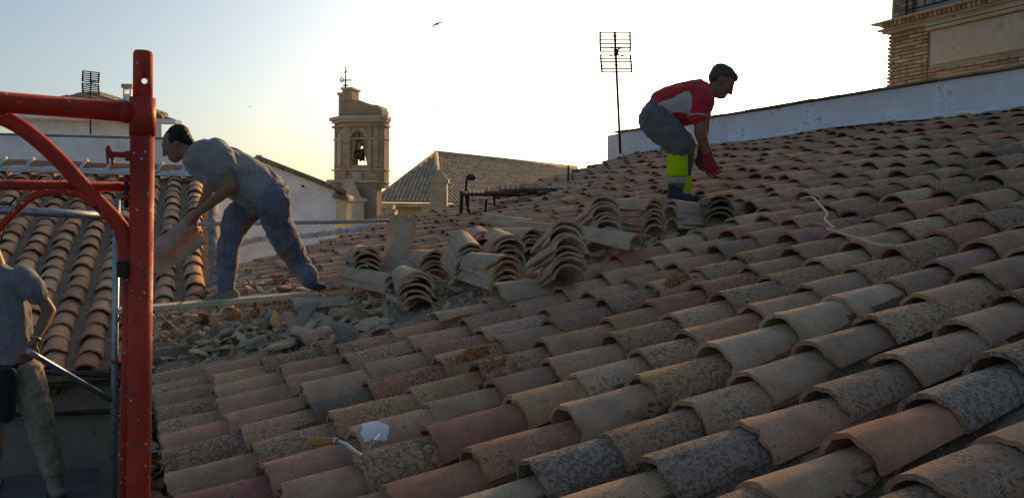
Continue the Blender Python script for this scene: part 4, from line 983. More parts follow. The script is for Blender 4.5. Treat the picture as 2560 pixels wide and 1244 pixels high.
# weather vane
wv_ = thing('weather_vane', 'iron weather vane with cross and ring on the tower top', 'weather vane', tp((859-868)/PXM, tz(222), .3))
vb = tp((860-868)/PXM, tz(222), .3); vt = tp((860-868)/PXM, tz(165), .3)
tube_obj('rod', [vb, vt], [.04, .012], M['iron'], wv_, 8)
tube_obj('arrow', [tp((848-868)/PXM, tz(200), .3), tp((876-868)/PXM, tz(200), .3)], .022, M['iron'], wv_, 6)
rr_ = [tp((850-868)/PXM, tz(199), .3)+tx*.07*math.cos(2*math.pi*k/12)+Vector((0, 0, .09*math.sin(2*math.pi*k/12))) for k in range(13)]; tube_obj('ring', rr_, .02, M['iron'], wv_, 6)
tube_obj('crossbar', [tp((855-868)/PXM, tz(181), .3), tp((865-868)/PXM, tz(177), .3)], .018, M['iron'], wv_, 6); tube_obj('crossbar', [tp((854-868)/PXM, tz(213), .3), tp((867-868)/PXM, tz(213), .3)], .025, M['iron'], wv_, 6)

# --- white gable house
GD = 19.0; gh = thing('gable_house', 'white gabled house with tiled verge behind the bent worker', 'house', at(700, 640, GD))
wl = [at(520, 700, GD), at(838, 700, GD), at(838, 474, GD), at(650, 400, GD), at(520, 446, GD)]
wallquad(gh, wl, 5.0, M['white_wall'], skew=True)
for (a_, b_) in (((640, 399), (866, 487)), ((654, 399), (500, 455))):
    p0, p1 = at(*a_, GD-.12), at(*b_, GD-.12); bm = bmesh.new(); up2 = Vector((0, 0, .05)); gv = at(838, 500, 1)-CAM; gv.z = 0; prism(bm, [p0, p1, p1+up2, p0+up2], gv.normalized()*5.6); mesh_obj('roof_slab', bm, M['roof_far2'], gh)
    n_ = 16
    for i in range(n_):
        c0_ = p0.lerp(p1, (i+.5)/n_)+Vector((0, 0, .07)); dv = Vector((FW.x, FW.y, 0)); t_ = (p1-p0).normalized()
        tube_obj('verge_tile', [p0.lerp(p1, i/n_)+Vector((0, 0, .07)), p0.lerp(p1, (i+1.1)/n_)+Vector((0, 0, .06))], [.045, .055], M['roof_far2'], gh, 8)
for i in range(3):
    c0_ = at(838+i*9, 489+i*2, GD-.1); tube_obj('eave_tile', [c0_, c0_+Vector((FW.x, FW.y, 0))*1.0], .07, M['roof_far2'], gh, 8)
box_obj('wall_vent', at(757, 465, GD-.02), (.07, .02, .05), M['darksteel'], gh, frame_mat(RT))
ghb = thing('shed_wall', 'narrow dim wall strip between the gable house and the tower', 'wall', at(850, 640, 25)); wallquad(ghb, [at(836, 700, 25), at(960, 700, 25), at(960, 548, 25), at(836, 552, 25)], .4, M['cream'])

# --- white house behind the scaffold, and the lower wall before it
wh = thing('white_house', 'white house with low hipped tile roof and chimney behind the scaffold', 'house', at(200, 600, 26))
WD = 26.0
wallquad(wh, [at(38, 640, WD), at(404, 640, WD), at(404, 300, WD), at(38, 284, WD)], 6, M['white_wall'], skew=True)
zE = at(225, 292, WD-.5).z; e_l, e_r = at(14, 282, WD-.6), at(438, 298, WD-.6); rp0, rp1 = at(205, 238, WD+2.6), at(255, 240, WD+2.6)
row_mesh_slope(wh, e_l, e_r, rp0, rp1, 26, .12, M['roof_far2'])
bm = bmesh.new(); prism(bm, [e_l+Vector((0, 0, -.12)), e_r+Vector((0, 0, -.12)), e_r, e_l], Vector((FW.x, FW.y, 0))*.5); mesh_obj('eave_cornice', bm, M['white_wall'], wh)
cbx = at(322, 250, WD+1.5); obox('chimney_shaft', cbx, cbx.z-.6, at(322, 236, WD+1.5).z, .26, wh, M['white_wall'])
for s_ in (-1, 1): obox('chimney_pier', cbx+RT*s_*.105, at(322, 236, WD+1.5).z+.002, at(322, 222, WD+1.5).z, .05, wh, M['white_wall'], .26)
obox('chimney_cap', cbx, at(322, 222, WD+1.5).z+.002, at(322, 212, WD+1.5).z, .34, wh, M['stone'])
lw = thing('boundary_wall', 'long pale wall with thin tile coping behind the wing ridge', 'wall', at(200, 500, 17))
wallquad(lw, [at(-300, 600, 17), at(466, 600, 17), at(466, 351, 17), at(-300, 331, 17)], .35, M['white_wall'], skew=True)
for i in range(20):
    a_ = at(-300+i*38.3, 329+i*1.0, 16.95); b_ = at(-300+(i+.97)*38.3, 329+(i+1)*1.0, 16.95); tube_obj('coping_tile', [a_+FW*.15, b_+FW*.15], .055, M['roof_far2'], lw, 8)

# --- brick building on the right, beyond the parapet
XB = 8.6
bb = thing('brick_building', 'brick building with moulded cornice, rendered panel and barred balcony at upper right', 'building', (XB+1, 5, 2))
yfar = at_x(2218, 150, XB).y; ynear = -1.0
def bx(px, py): return at_x(px, py, XB)
zcor = bx(2222, 85).z; zbase = 1.5; ztop = 6.0
yp = bx(2320, 120).y      # panel edge
bm = bmesh.new(); box(bm, (XB+.65+.03, (yfar+ynear)/2-.01, (zbase+ztop)/2), (1.3, yfar-ynear-.02, ztop-zbase)); core = mesh_obj('core_wall', bm, M['panel'], bb)
zp0 = bx(2320, 165).z; zp1 = bx(2320, 82).z
print('brick', yfar, yp, zcor, zp0, zp1)
rbk = random.Random(9)
bmk = bmesh.new(); box(bmk, (0, 0, 0), (1, 1, 1)); bmesh.ops.bevel(bmk, geom=bmk.edges[:], offset=.06, segments=1, affect='EDGES'); BRK = bpy.data.meshes.new('brick'); bmk.to_mesh(BRK); bmk.free(); BRK.materials.append(M['brick'])
def brick(c, s, par=bb, nm='brick', dark=1.0):
    o = bpy.data.objects.new(nm, BRK); COL.objects.link(o); o.parent = par; o.matrix_parent_inverse = par.matrix_basis.inverted()
    o.matrix_basis = Matrix.Translation(c) @ Matrix.Diagonal((*s, 1)); f = rbk.uniform(.75, 1.2)*dark; b_ = rbk.choice([(.38, .265, .175), (.43, .32, .22), (.33, .225, .15)]); o.color = (b_[0]*f, b_[1]*f, b_[2]*f, 1)
bh, bl_, mo = .037, .205, .009
def field(y0, y1, z0, z1, xo=.0):
    k = 0; z = z0
    while z+bh < z1:
        y = y1-(0 if k % 2 else bl_/2)
        if k % 2 == 0: brick(Vector((XB+.05+rbk.uniform(-.006, .004)-xo, y1-bl_/4+.004+rbk.uniform(-.006, .006), z+bh/2)), (.11, bl_/2-mo, bh))
        while y > y0+.03:
            L_ = min(bl_, y-y0); brick(Vector((XB+.05+rbk.uniform(-.006, .004)-xo, y-L_/2+rbk.uniform(-.003, .003), z+bh/2)), (.11, L_-mo, bh)); y -= L_
        z += bh+mo; k += 1
field(yp, yfar, bx(2222, 212).z-.12, zcor-.01)
field(ynear+4.2, yp, zp0-.13, zp0-.002, -.0)
field(bx(2292, 40).y, yfar-.05, zcor+.11, zcor+.85, -.02)
# cornice: stacked projecting courses with a dentil row
for i, (dz, out) in enumerate(((.0, .05), (.03, .09))):
    box_obj('cornice_course', (XB-.0-out/2+.06, (yfar+ynear)/2+out/2, zcor+dz+.012), (.12+out, yfar-ynear+out, .026), M['tower_brick'] if i else M['stone'], bb)
y = yfar
while y > 2.0:
    brick(Vector((XB-.02, y-.02, zcor+.085)), (.20, .045, .055), bb, 'dentil', .9); y -= .062
box_obj('cornice_top', (XB-.03, (yfar+ynear)/2+.07, zcor+.125), (.26, yfar-ynear+.16, .020), M['stone'], bb)
box_obj('panel', (XB+.012, (yp+ynear)/2-.02, (zp0+zp1)/2), (.05, yp-ynear-.06, zp1-zp0), M['panel'], bb)
for z_, h_ in ((zp1+.03, .035), (zp1+.075, .03)): box_obj('panel_moulding', (XB-.01, (yp+ynear)/2-.0, z_), (.11, yp-ynear, h_), M['cream'], bb)
box_obj('plinth_band', (XB-.0, (yfar+ynear)/2-.03, bx(2222, 212).z-.20), (.10, yfar-ynear, .10), M['cream'], bb)
# recessed wall behind balcony and railing
yb0 = bx(2292, 40).y; box_obj('balcony_back', (XB+.03, (yb0+ynear)/2, zcor+.9), (.05, yb0-ynear, 1.5), M['panel'], bb)
rl_ = thing('balcony_railing', 'dark iron balcony railing with upright bars on the brick building', 'railing', (XB-.1, yb0-.5, zcor+.14))
y = bx(2286, 40).y+.02; z0_ = zcor+.15
k = 0
tube_obj('bottom_rail', [(XB-.11, y, z0_+.05), (XB-.11, ynear, z0_+.05)], .010, M['iron'], rl_, 6); tube_obj('top_rail', [(XB-.11, y, z0_+1.0), (XB-.11, ynear, z0_+1.0)], .014, M['iron'], rl_, 6)
while y > 3.0:
    tube_obj('bar', [(XB-.11, y, z0_-(.02 if k % 6 == 0 else -.04)), (XB-.11, y, z0_+1.0)], .0075 if k % 6 else .011, M['iron'], rl_, 6); y -= .125; k += 1
for a_ in (0, .3): tube_obj('bar', [(XB-.11+a_*.4, bx(2286, 40).y+.03, z0_), (XB-.11+a_*.4, bx(2286, 40).y+.03, z0_+1.0)], .008, M['iron'], rl_, 6)

# --- swallows
def swallow(px, py, d, sc_, rot, label):
    bm = bmesh.new()
    def pt(x, y, z=0): return Vector((x, y, z))
    tube(bm, [pt(-.06, 0), pt(-.03, 0), pt(.02, 0), pt(.06, 0), pt(.085, 0)], [.006, .015, .02, .014, .003], 8)
    for s_ in (-1, 1):
        prism(bm, [pt(.045, s_*.008), pt(.055, s_*.07), pt(.02, s_*.17), pt(-.05, s_*.24), pt(-.01, s_*.13), pt(-.015, s_*.05), pt(-.02, s_*.008)], (0, 0, .004))
        prism(bm, [pt(-.05, s_*.003), pt(-.09, s_*.012), pt(-.16, s_*.045), pt(-.085, s_*.003)], (0, 0, .003))
    o = mesh_obj('swallow', bm, M['bird']); o.matrix_basis = Matrix.Translation(at(px, py, d)) @ (m3 @ Euler(rot).to_matrix()).to_4x4() @ Matrix.Scale(sc_, 4)
    tag(o, label, 'bird', 'swallows in the evening sky'); return o
swallow(1093, 61, 26, .9, (.5, .35, 2.3), 'swallow gliding high in the sky above the bell tower')
swallow(1088, 275, 70, .8, (.9, .3, .4), 'tiny distant swallow right of the tower gable'); swallow(626, 267, 80, .8, (.9, .3, 2.4), 'tiny distant swallow left of the bell tower')

# ================================================================== PEOPLE
def hull_into(main, balls):
    b2 = bmesh.new()
    for c, r, *rot in balls:
        rr = (r, r, r) if not isinstance(r, (tuple, list)) else r
        Mx = Matrix.Translation(Vector(c)) @ (rot[0].to_4x4() if rot else Matrix()) @ Matrix.Diagonal((*rr, 1))
        bmesh.ops.create_icosphere(b2, subdivisions=2, radius=1, matrix=Mx)
    if len(balls) > 1:
        res = bmesh.ops.convex_hull(b2, input=b2.verts[:])
        bmesh.ops.delete(b2, geom=[v for v in b2.verts if not v.link_faces], context='VERTS')
        junk = [e for e in res.get('geom_interior', []) if isinstance(e, bmesh.types.BMVert) and e.is_valid]
        if junk: bmesh.ops.delete(b2, geom=junk, context='VERTS')
    bmesh.ops.recalc_face_normals(b2, faces=b2.faces)
    tmp = bpy.data.meshes.new('t'); b2.to_mesh(tmp); b2.free(); main.from_mesh(tmp); bpy.data.meshes.remove(tmp)
def solid_mesh(groups, voxel, iters=4, wrinkle=0.0, wscale=9.0, stretch=None, seed=0):
    main = bmesh.new()
    for gp in groups: hull_into(main, gp)
    me = bpy.data.meshes.new('raw'); main.to_mesh(me); main.free()
    o = bpy.data.objects.new('raw', me); COL.objects.link(o); rm = o.modifiers.new('r', 'REMESH'); rm.mode = 'VOXEL'; rm.voxel_size = voxel; rm.adaptivity = 0
    bpy.context.view_layer.update(); ev = o.evaluated_get(bpy.context.evaluated_depsgraph_get()); out = bpy.data.meshes.new_from_object(ev)
    bpy.data.objects.remove(o); bm = bmesh.new(); bm.from_mesh(out)
    for _ in range(iters): bmesh.ops.smooth_vert(bm, verts=bm.verts, factor=.5, use_axis_x=True, use_axis_y=True, use_axis_z=True)
    bm.normal_update()
    if wrinkle:
        sv = Vector((seed*3.3, seed, 0)); disp = []
        for v in bm.verts:
            p = v.co*wscale+sv; q2 = p+Vector((noise.noise(p*.7), noise.noise(p*.7+Vector((9, 0, 0))), noise.noise(p*.7+Vector((0, 9, 0)))))*1.2
            if stretch is not None: q2 = q2-stretch*(q2.dot(stretch)*.65)
            d_ = noise.noise(q2); d_ = (1-abs(d_)*2.2)*.6+noise.noise(q2*2.3)*.4
            disp.append(d_)
        for v, d_ in zip(bm.verts, disp): v.co += v.normal*wrinkle*d_
    bm.to_mesh(out); bm.free(); return out
def cloth_obj(name, groups, mat, parent, voxel=.014, iters=4, wrinkle=.007, wscale=9, stretch=None, seed=0):
    me = solid_mesh(groups, voxel, iters, wrinkle, wscale, stretch, seed); me.materials.clear(); me.materials.append(mat); return link(name, me, None, parent, True)
def head_groups(c, fw_, up_, s_=1.0):
    fw_ = fw_.normalized(); up_ = (up_-fw_*up_.dot(fw_)).normalized(); rt_ = fw_.cross(up_); B3 = Matrix((rt_, fw_, up_)).transposed()
    L_ = lambda x, y, z: c+B3 @ Vector((x*s_, y*s_, z*s_)); e = lambda x, y, z, a, b, d: (L_(x, y, z), (a*s_, b*s_, d*s_), B3)
    gps = [[e(0, -.012, .035, .076, .098, .088)], [e(0, .035, .03, .064, .058, .06), e(0, .045, -.04, .056, .05, .05), e(0, .055, -.09, .034, .034, .026), e(0, -.01, -.045, .06, .06, .05)],
           [e(0, .094, .018, .010, .010, .01), e(0, .116, -.030, .015, .014, .012)], [e(-.038, .080, .030, .018, .014, .012), e(.038, .080, .030, .018, .014, .012)],
           [e(-.020, .092, -.066, .012, .010, .007), e(.020, .092, -.066, .012, .010, .007)], [e(-.022, .090, -.079, .011, .010, .007), e(.022, .090, -.079, .011, .010, .007)],
           [e(-.076, -.008, -.012, .010, .022, .032)], [e(.076, -.008, -.012, .010, .022, .032)], [e(-.05, .07, -.02, .02, .02, .02), e(-.03, .08, -.03, .015, .015, .015)], [e(.05, .07, -.02, .02, .02, .02), e(.03, .08, -.03, .015, .015, .015)]]
    return gps, L_, B3, s_
def hand_groups(wr, kn, spread, curl, s_=1.0, thumb=1):
    """wrist wr, knuckle centre kn, spread = direction across the palm, curl = direction the fingers bend to"""
    d = (kn-wr).normalized(); sp = (spread-d*spread.dot(d)).normalized(); cu = (curl-d*curl.dot(d)-sp*curl.dot(sp)).normalized(); g_ = []
    g_.append([(wr, (.026*s_)), (kn-sp*.030*s_, .014*s_), (kn+sp*.030*s_, .014*s_), (kn, .016*s_)])
    for i, L_ in enumerate((.066, .078, .074, .058)):
        b = kn+sp*((i-1.5)*.0225*s_); p1 = b+(d*.75+cu*.45+sp*(i-1.5)*.05)*L_*.45*s_; p2 = p1+(d*.45+cu*.85)*L_*.33*s_; p3 = p2+(d*.1+cu*.95)*L_*.27*s_
        for a_, b_, ra, rb_ in ((b, p1, .0092, .0086), (p1, p2, .0086, .0080), (p2, p3, .0080, .0070)): g_.append([(a_, ra*s_), (b_, rb_*s_)])
    t0 = wr.lerp(kn, .3)+sp*thumb*.026*s_; t1 = t0+(d*.6+sp*thumb*.75+cu*.25)*.036*s_; t2 = t1+(d*.85+cu*.5)*.030*s_
    g_.append([(t0, .013*s_), (t1, .0105*s_)]); g_.append([(t1, .0105*s_), (t2, .0085*s_)]); return g_
def body_obj(groups, hands, mat, parent):
    m1 = solid_mesh(groups, .010, 4); bm = bmesh.new(); bm.from_mesh(m1)
    for h in hands: m2 = solid_mesh(h, .0045, 2); bm.from_mesh(m2)
    me = bpy.data.meshes.new('body'); bm.to_mesh(me); bm.free(); me.materials.append(mat); return link('body', me, None, parent, True)
def eyes(L_, B3, s_, parent):
    for sx in (-1, 1):
        bm = bmesh.new(); bmesh.ops.create_uvsphere(bm, u_segments=10, v_segments=6, radius=1, matrix=Matrix.Translation(L_(sx*.033, .088, .006)) @ B3.to_4x4() @ Matrix.Diagonal((.013*s_, .008*s_, .006*s_, 1))); mesh_obj('eye', bm, M['eye'], parent, True)
def img(x, y, z=0.0): return RT*x-UP*y+FW*z       # direction from image right / image down / away
Z = Vector((0, 0, 1))

# ---------------------------------------------------------------- worker in the grey tee, bent over the eave
D1 = 6.16
def P(x, y, dd=0.0): return at(x, y, D1+dd)
w1 = thing('person', 'man in grey tee and blue jeans bent over with a tile in his hands', 'person', P(570, 752))
ta = (P(668, 490)-P(515, 392)).normalized(); td = FW; tpv = ta.cross(td).normalized(); TB = Matrix((ta, tpv, td)).transposed()
f1 = depth_r = (onA(786, 713)-CAM).dot(FW)-D1
hg, HL, HB3, hs = head_groups(P(443, 361), img(-.88, .47, -.10), img(-.47, -.88, 0), 1.04)
sh_n, el_n, wr_n = P(546, 376, -.19), P(580, 466, -.23), P(497, 531, -.10)
sh_f, el_f, wr_f = P(522, 398, .19), P(522, 478, .22), P(490, 543, .10)
kn_n, kn_f = P(470, 553, -.06), P(466, 562, .08)
bodyg = hg+[[(P(450, 372), .058), (P(492, 388), .068)], [(P(515, 392), (.12, .12, .17), TB), (P(668, 490), (.13, .13, .15), TB)],
    [(sh_n, .055), (el_n, .043)], [(el_n, .045), (el_n.lerp(wr_n, .35), .043), ], [(el_n.lerp(wr_n, .35), .043), (wr_n, .028)], [(sh_f, .055), (el_f, .043)], [(el_f, .045), (wr_f, .028)],
    [(P(640, 505, .09), .09), (P(572, 612, .09), .05)], [(P(572, 612, .09), .05), (P(567, 722, .08), .035)], [(P(685, 497, -.09), .09), (P(714, 600, .15), .05)], [(P(714, 600, .15), .05), (P(746, 656, .3), .045)], [(P(746, 656, .3), .045), (P(782, 700, f1), .035)]]
hands1 = [hand_groups(wr_n, kn_n, img(.5, .6, -.5), img(-.3, .9, .3), 1.12, -1), hand_groups(wr_f, kn_f, img(.4, .5, .6), img(-.2, .9, -.4), 1.1, 1)]
body_obj(bodyg, hands1, M['skin'], w1); eyes(HL, HB3, hs, w1)
cloth_obj('tee_shirt', [[(P(512, 393), (.125, .135, .185), TB), (P(560, 420), (.13, .165, .205), TB)], [(P(560, 420), (.13, .165, .205), TB), (P(606, 446), (.14, .170, .205), TB)], [(P(606, 446), (.14, .170, .205), TB), (P(640, 468), (.12, .175, .205), TB)], [(P(640, 468), (.10, .17, .2), TB), (P(672, 486), (.06, .155, .185), TB)],
    [(P(498, 408), (.11, .10, .15), TB), (P(545, 440), (.12, .12, .17), TB)], [(P(492, 384), (.055, .075, .075), TB), (P(520, 388), (.10, .11, .15), TB)],
    [(P(540, 374, -.14), .085), (P(556, 392, -.19), .088), (P(564, 420, -.215), .072)], [(P(528, 396, .14), .085), (P(524, 440, .2), .07)]], M['tee'], w1, .010, 3, .014, 10, ta, 1)
hipc = [(P(660, 490), (.13, .15, .18), TB)]
cloth_obj('jeans', [[(P(655, 492), (.10, .15, .175), TB), (P(690, 496), (.09, .13, .17), TB)],
    [(P(640, 505, .09), .118), (P(590, 547, .09), .104)], [(P(590, 547, .09), .104), (P(571, 614, .09), .080)], [(P(571, 614, .09), .080), (P(566, 716, .08), .066)],
    [(P(682, 500, -.08), .124), (P(690, 547, .02), .108)], [(P(690, 547, .02), .108), (P(714, 600, .15), .108)], [(P(714, 600, .15), .108), (P(746, 656, .3), .083)], [(P(746, 656, .3), .083), (P(776, 697, f1-.05), .072)]], M['denim'], w1, .011, 3, .014, 11, None, 2)
bmB = [[(P(699, 452, -.02), (.02, .05, .18), TB), (P(684, 472, 0), (.02, .06, .19), TB)]]
cloth_obj('shoe', [[(P(582, 738, .07), .052), (P(578, 746, .07), .050)], [(P(580, 748, .07), (.06, .05, .03)), (P(524, 751, .03), (.055, .045, .026))], [(P(570, 738, .06), .045), (P(530, 748, .04), .036)]], M['leather'], w1, .009, 3, .003, 20)
cloth_obj('shoe', [[(P(780, 706, f1), .05), (P(796, 712, f1+.02), .045)], [(P(786, 712, f1), (.05, .06, .03)), (P(802, 716, f1-.05), (.05, .05, .024))]], M['darkboot'], w1, .009, 3, .003, 20)
cloth_obj('hair', [[(HL(0, -.038, .062), (.078*1.04, .082, .070), HB3), (HL(0, -.055, .015), (.074, .060, .06), HB3)], [(HL(-.068, -.02, .03), (.018, .05, .035), HB3)], [(HL(.068, -.02, .03), (.018, .05, .035), HB3)], [(HL(0, -.085, -.035), (.05, .03, .04), HB3), (HL(0, -.075, .0), (.06, .04, .05), HB3)]], M['hair'], w1, .006, 1, .008, 70)
# the tiles he carries
def held(px0, py0, px1, py1, d0, d1_, nrm_img, col_, label):
    a_, b_ = at(px0, py0, d0), at(px1, py1, d1_); s__ = (b_-a_).normalized(); n_ = img(*nrm_img); n_ = (n_-s__*n_.dot(s__)).normalized()
    o = tile_obj(TILES[3], slope_mat(a_, s__, n_), col_, None, 'held_tile'); return tag(o, label, 'roof tile')
held(372, 652, 470, 566, D1-.12, D1-.02, (-.45, -.55, -.7), (.58, .30, .23, .02), 'pink clay tile held in the bent worker\'s hands')
held(386, 668, 492, 600, D1-.02, D1+.08, (-.3, -.5, -.8), (.50, .41, .30, .1), 'beige tile just below the pink tile the worker holds')

# ---------------------------------------------------------------- worker in the red polo
D2 = (onA(1694, 497)-CAM).dot(FW)
def P(x, y, dd=0.0): return at(x, y, D2+dd)
print('D2', D2, 'f1', f1)
w2 = thing('person', 'man in red and white polo stooping with a red glove and green gaiters', 'person', P(1694, 495))
ta = (P(1650, 278)-P(1748, 248)).normalized(); tpv = ta.cross(FW).normalized(); TB = Matrix((ta, tpv, FW)).transposed()
hg, HL, HB3, hs = head_groups(P(1803, 206), img(.78, .62, -.12), img(.62, -.78, 0), 1.0)
sh_n, el_n, wr_n = P(1753, 246, -.18), P(1750, 330, -.20), P(1770, 390, -.14)
sh_f, el_f, wr_f = P(1762, 246, .18), P(1758, 335, .2), P(1754, 385, .16)
bodyg = hg+[[(P(1795, 220), .056), (P(1762, 234), .066)], [(P(1745, 250), (.11, .11, .16), TB), (P(1650, 278), (.11, .11, .14), TB)], [(sh_n, .055), (el_n, .045)], [(el_n, .046), (el_n.lerp(wr_n, .35), .044)], [(el_n.lerp(wr_n, .35), .044), (wr_n, .030)],
    [(sh_f, .055), (el_f, .045)], [(el_f, .046), (wr_f, .030)], [(P(1648, 300, -.09), .09), (P(1699, 362, -.12), .058)], [(P(1699, 362, -.12), .058), (P(1690, 470, -.1), .04)], [(P(1655, 300, .09), .09), (P(1712, 362, .12), .058)], [(P(1712, 362, .12), .058), (P(1706, 474, .12), .04)]]
body_obj(bodyg, [], M['skin2'], w2); eyes(HL, HB3, hs, w2)
polo = cloth_obj('polo_shirt', [[(P(1750, 246), (.10, .145, .185), TB), (P(1722, 254), (.10, .155, .20), TB)], [(P(1722, 254), (.10, .155, .20), TB), (P(1695, 262), (.10, .160, .20), TB)], [(P(1695, 262), (.10, .160, .20), TB), (P(1652, 273), (.07, .145, .185), TB)], [(P(1735, 285), (.08, .08, .16), TB), (P(1700, 296), (.07, .055, .15), TB)],
    [(P(1764, 232), (.05, .07, .075), TB), (P(1745, 244), (.09, .12, .15), TB)],
    [(P(1752, 240, -.14), .082), (P(1750, 262, -.19), .082), (P(1744, 288, -.20), .072)], [(P(1758, 240, .14), .08), (P(1754, 285, .2), .07)]], M['redcloth'], w2, .010, 3, .011, 11, ta, 3)
polo.data.materials.append(M['whitecloth'])
pan = [(1628, 264), (1650, 256), (1682, 245), (1712, 228), (1724, 228), (1730, 242), (1729, 266), (1722, 286), (1706, 283), (1690, 280), (1662, 288)]
for f_ in polo.data.polygons:
    if f_.normal.dot(FW) < .15:
        a_ = proj(f_.center)
        if inside((a_[0], a_[1]), pan): f_.material_index = 1
rg_ = P(1743, 291, -.2); ad = (el_n-sh_n).normalized(); fa = ad.orthogonal().normalized(); fb = ad.cross(fa)
tube_obj('sleeve_trim', [rg_+(fa*math.cos(2*math.pi*k/20)+fb*math.sin(2*math.pi*k/20))*.071 for k in range(21)], .007, M['whitecloth'], w2, 8)
cloth_obj('collar', [[(P(1768, 226), (.03, .07, .075), TB), (P(1758, 232), (.03, .075, .085), TB)]], M['redcloth'], w2, .008, 2, .003, 20)
cloth_obj('work_trousers', [[(P(1656, 280), (.07, .145, .175), TB), (P(1634, 296), (.10, .12, .17), TB)], [(P(1636, 300, -.08), .12), (P(1650, 314, -.1), .125)], [(P(1640, 300, .08), .12), (P(1655, 314, .1), .12)],
    [(P(1650, 314, -.1), .125), (P(1676, 338, -.12), .115)], [(P(1676, 338, -.12), .115), (P(1697, 362, -.13), .098)], [(P(1697, 362, -.13), .098), (P(1694, 386, -.12), .066)], [(P(1694, 386, -.12), .062), (P(1691, 462, -.1), .055)],
    [(P(1655, 314, .1), .12), (P(1708, 362, .13), .095)], [(P(1708, 362, .13), .095), (P(1708, 420, .13), .072)], [(P(1708, 420, .13), .07), (P(1706, 470, .12), .06)]], M['workgrey'], w2, .010, 3, .014, 11, None, 5)
for (x0, y0, y1, dd, r0, nm, mt) in ((1693, 386, 438, -.117, .077, 'gaiter', 'hivis'), (1692, 446, 456, -.105, .073, 'reflective_band', 'hiband'), (1704, 444, 484, .12, .080, 'gaiter', 'hivis')):
    cloth_obj(nm, [[(P(x0, y0, dd), (r0, r0, .02)), (P(x0, y1, dd), (r0, r0*.95, .02))]], M[mt], w2, .007, 2, .007, 18, None, 7)
cloth_obj('boot', [[(P(1688, 466, -.1), .056), (P(1688, 486, -.1), .058)], [(P(1688, 490, -.1), (.07, .05, .032)), (P(1718, 493, -.14), (.06, .045, .03))]], M['darkboot'], w2, .009, 3, .003, 20)
cloth_obj('boot', [[(P(1704, 476, .12), .056), (P(1704, 488, .12), .058)], [(P(1704, 492, .12), (.07, .05, .032)), (P(1732, 494, .08), (.06, .045, .03))]], M['darkboot'], w2, .009, 3, .003, 20)
def glove(name, wr, kn, sp, cu, mat, th_):
    me = solid_mesh(hand_groups(wr, kn, sp, cu, 1.25, th_)+[[(wr+(wr-kn)*.5, .040), (wr, .038)]], .005, 2, .0015, 40); me.materials.clear(); me.materials.append(mat); link(name, me, None, w2, True)
glove('glove', wr_n, P(1778, 420, -.15), img(.75, .1, -.6), img(-.1, .5, .8), M['redglove'], -1)
glove('glove', wr_f, P(1748, 410, .15), img(.6, .2, .7), img(-.3, .6, -.5), M['darkglove'], 1)
cloth_obj('hair', [[(HL(0, -.025, .058), (.082, .098, .074), HB3), (HL(0, -.05, .01), (.078, .062, .06), HB3)], [(HL(0, .05, .085), (.06, .035, .028), HB3), (HL(0, -.01, .09), (.07, .06, .04), HB3)]], M['hair2'], w2, .006, 1, .008, 70)

# ---------------------------------------------------------------- worker at the lower left edge
D3 = 6.0
def P(x, y, dd=0.0): return at(x, y, D3+dd)
w3 = thing('person', 'man in pale grey tee and khaki trousers standing at the lower left edge', 'person', P(100, 1236))
ax3 = Z; TB = Matrix((RT, FW, Z)).transposed(); TB = frame_mat(RT)
hg, HL, HB3, hs = head_groups(P(-30, 588), img(-.7, .15, .6), img(0, -1, 0), 1.0)
sh_n, el_n, wr_n = P(74, 700, -.05), P(124, 776, .03), P(84, 856, -.12)
sh_f, el_f, wr_f = P(-88, 705, .1), P(-120, 800, .1), P(-90, 880, -.05)
bodyg = hg+[[(P(-24, 620), .056), (P(-10, 668), .068)], [(P(-5, 720), (.16, .11, .12), TB), (P(20, 880), (.14, .11, .12), TB)], [(sh_n, .040), (el_n, .046)], [(el_n, .046), (el_n.lerp(wr_n, .35), .044)], [(el_n.lerp(wr_n, .35), .044), (wr_n, .028)], [(sh_f, .040), (el_f, .046)], [(el_f, .046), (wr_f, .028)],
    [(P(62, 915), .09), (P(100, 1058), .06)], [(P(100, 1058), .06), (P(138, 1190), .04)], [(P(-10, 915, .05), .09), (P(-20, 1060, .1), .06)], [(P(-20, 1060, .1), .06), (P(-30, 1200, .1), .04)]]
body_obj(bodyg, [hand_groups(wr_n, P(68, 888, -.14), img(.6, .1, .6), img(-.3, .6, .6), 1.1, 1), hand_groups(wr_f, P(-80, 910, -.08), img(.6, .1, .6), img(-.3, .6, .6), 1.1, 1)], M['skin2'], w3); eyes(HL, HB3, hs, w3)
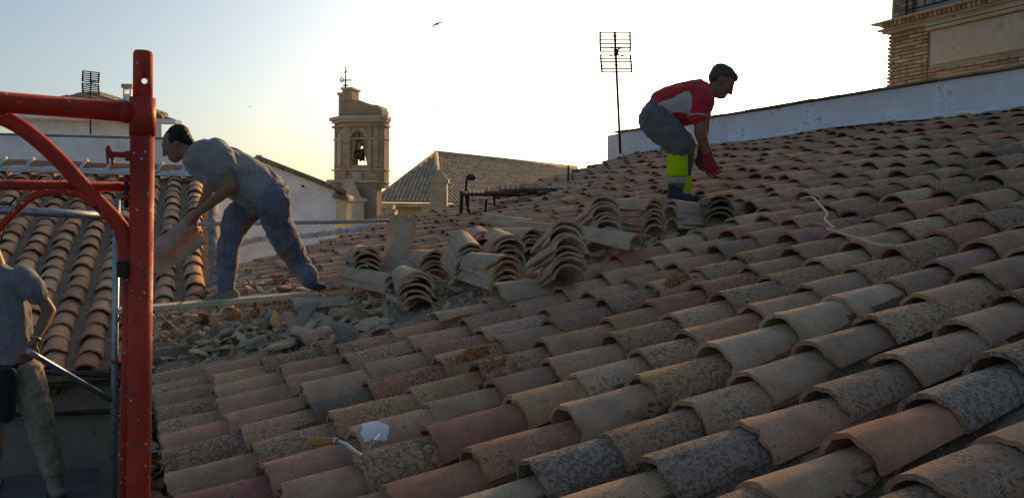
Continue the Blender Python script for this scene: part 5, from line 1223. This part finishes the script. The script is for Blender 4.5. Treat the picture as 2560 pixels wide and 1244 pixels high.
cloth_obj('tee_shirt', [[(P(-8, 696), (.19, .12, .09), TB), (P(0, 760), (.20, .14, .12), TB)], [(P(0, 760), (.20, .14, .12), TB), (P(14, 860), (.19, .15, .10), TB)], [(P(14, 860), (.19, .15, .10), TB), (P(22, 905), (.19, .15, .03), TB)], [(P(-14, 668), (.08, .08, .04), TB), (P(-8, 700), (.17, .11, .08), TB)],
    [(P(58, 694, -.02), .085), (P(84, 722, -.02), .080), (P(92, 738, -.01), .070)], [(P(-72, 696, .08), .085), (P(-98, 745, .1), .075)]], M['tee_light'], w3, .010, 3, .014, 10, Z, 8)
cloth_obj('khaki_trousers', [[(P(22, 905), (.18, .14, .06), TB), (P(26, 940), (.18, .14, .08), TB)], [(P(64, 930), .115), (P(84, 1000), .105)], [(P(84, 1000), .105), (P(104, 1064), .088)], [(P(104, 1064), .088), (P(134, 1178), .072)], [(P(-14, 930, .05), .115), (P(-22, 1060, .1), .09)], [(P(-22, 1060, .1), .09), (P(-32, 1190, .1), .07)]], M['khaki'], w3, .011, 3, .015, 11, None, 9)
for x0, dd in ((140, 0), (-30, .1)):
    cloth_obj('boot', [[(P(x0-4, 1188, dd), .058), (P(x0, 1222, dd), .055)], [(P(x0+4, 1230, dd-.03), (.06, .08, .03)), (P(x0+8, 1232, dd-.18), (.05, .05, .028))]], M['leather'], w3, .010, 3, .004, 20)
wd_ = (wr_n-el_n).normalized(); fa = wd_.orthogonal().normalized(); fb = wd_.cross(fa); wc_ = wr_n-wd_*.03
wt = tube_obj('wrist_watch', [wc_+(fa*math.cos(2*math.pi*k/16)+fb*math.sin(2*math.pi*k/16))*.034 for k in range(17)], .007, M['galv'], w3, 8)
cloth_obj('tool_pouch', [[(P(14, 930, -.17), (.08, .05, .04), TB), (P(12, 1040, -.17), (.07, .05, .05), TB)]], M['black'], w3, .010, 3, .006, 14)
cloth_obj('belt', [[(P(22, 903), (.195, .155, .02), TB), (P(22, 912), (.195, .155, .02), TB)]], M['black'], w3, .010, 2, .003, 14)
cloth_obj('hair', [[(HL(0, -.03, .058), (.082, .095, .074), HB3), (HL(0, -.055, .01), (.078, .06, .06), HB3)]], M['hair'], w3, .008, 2, .004, 40)
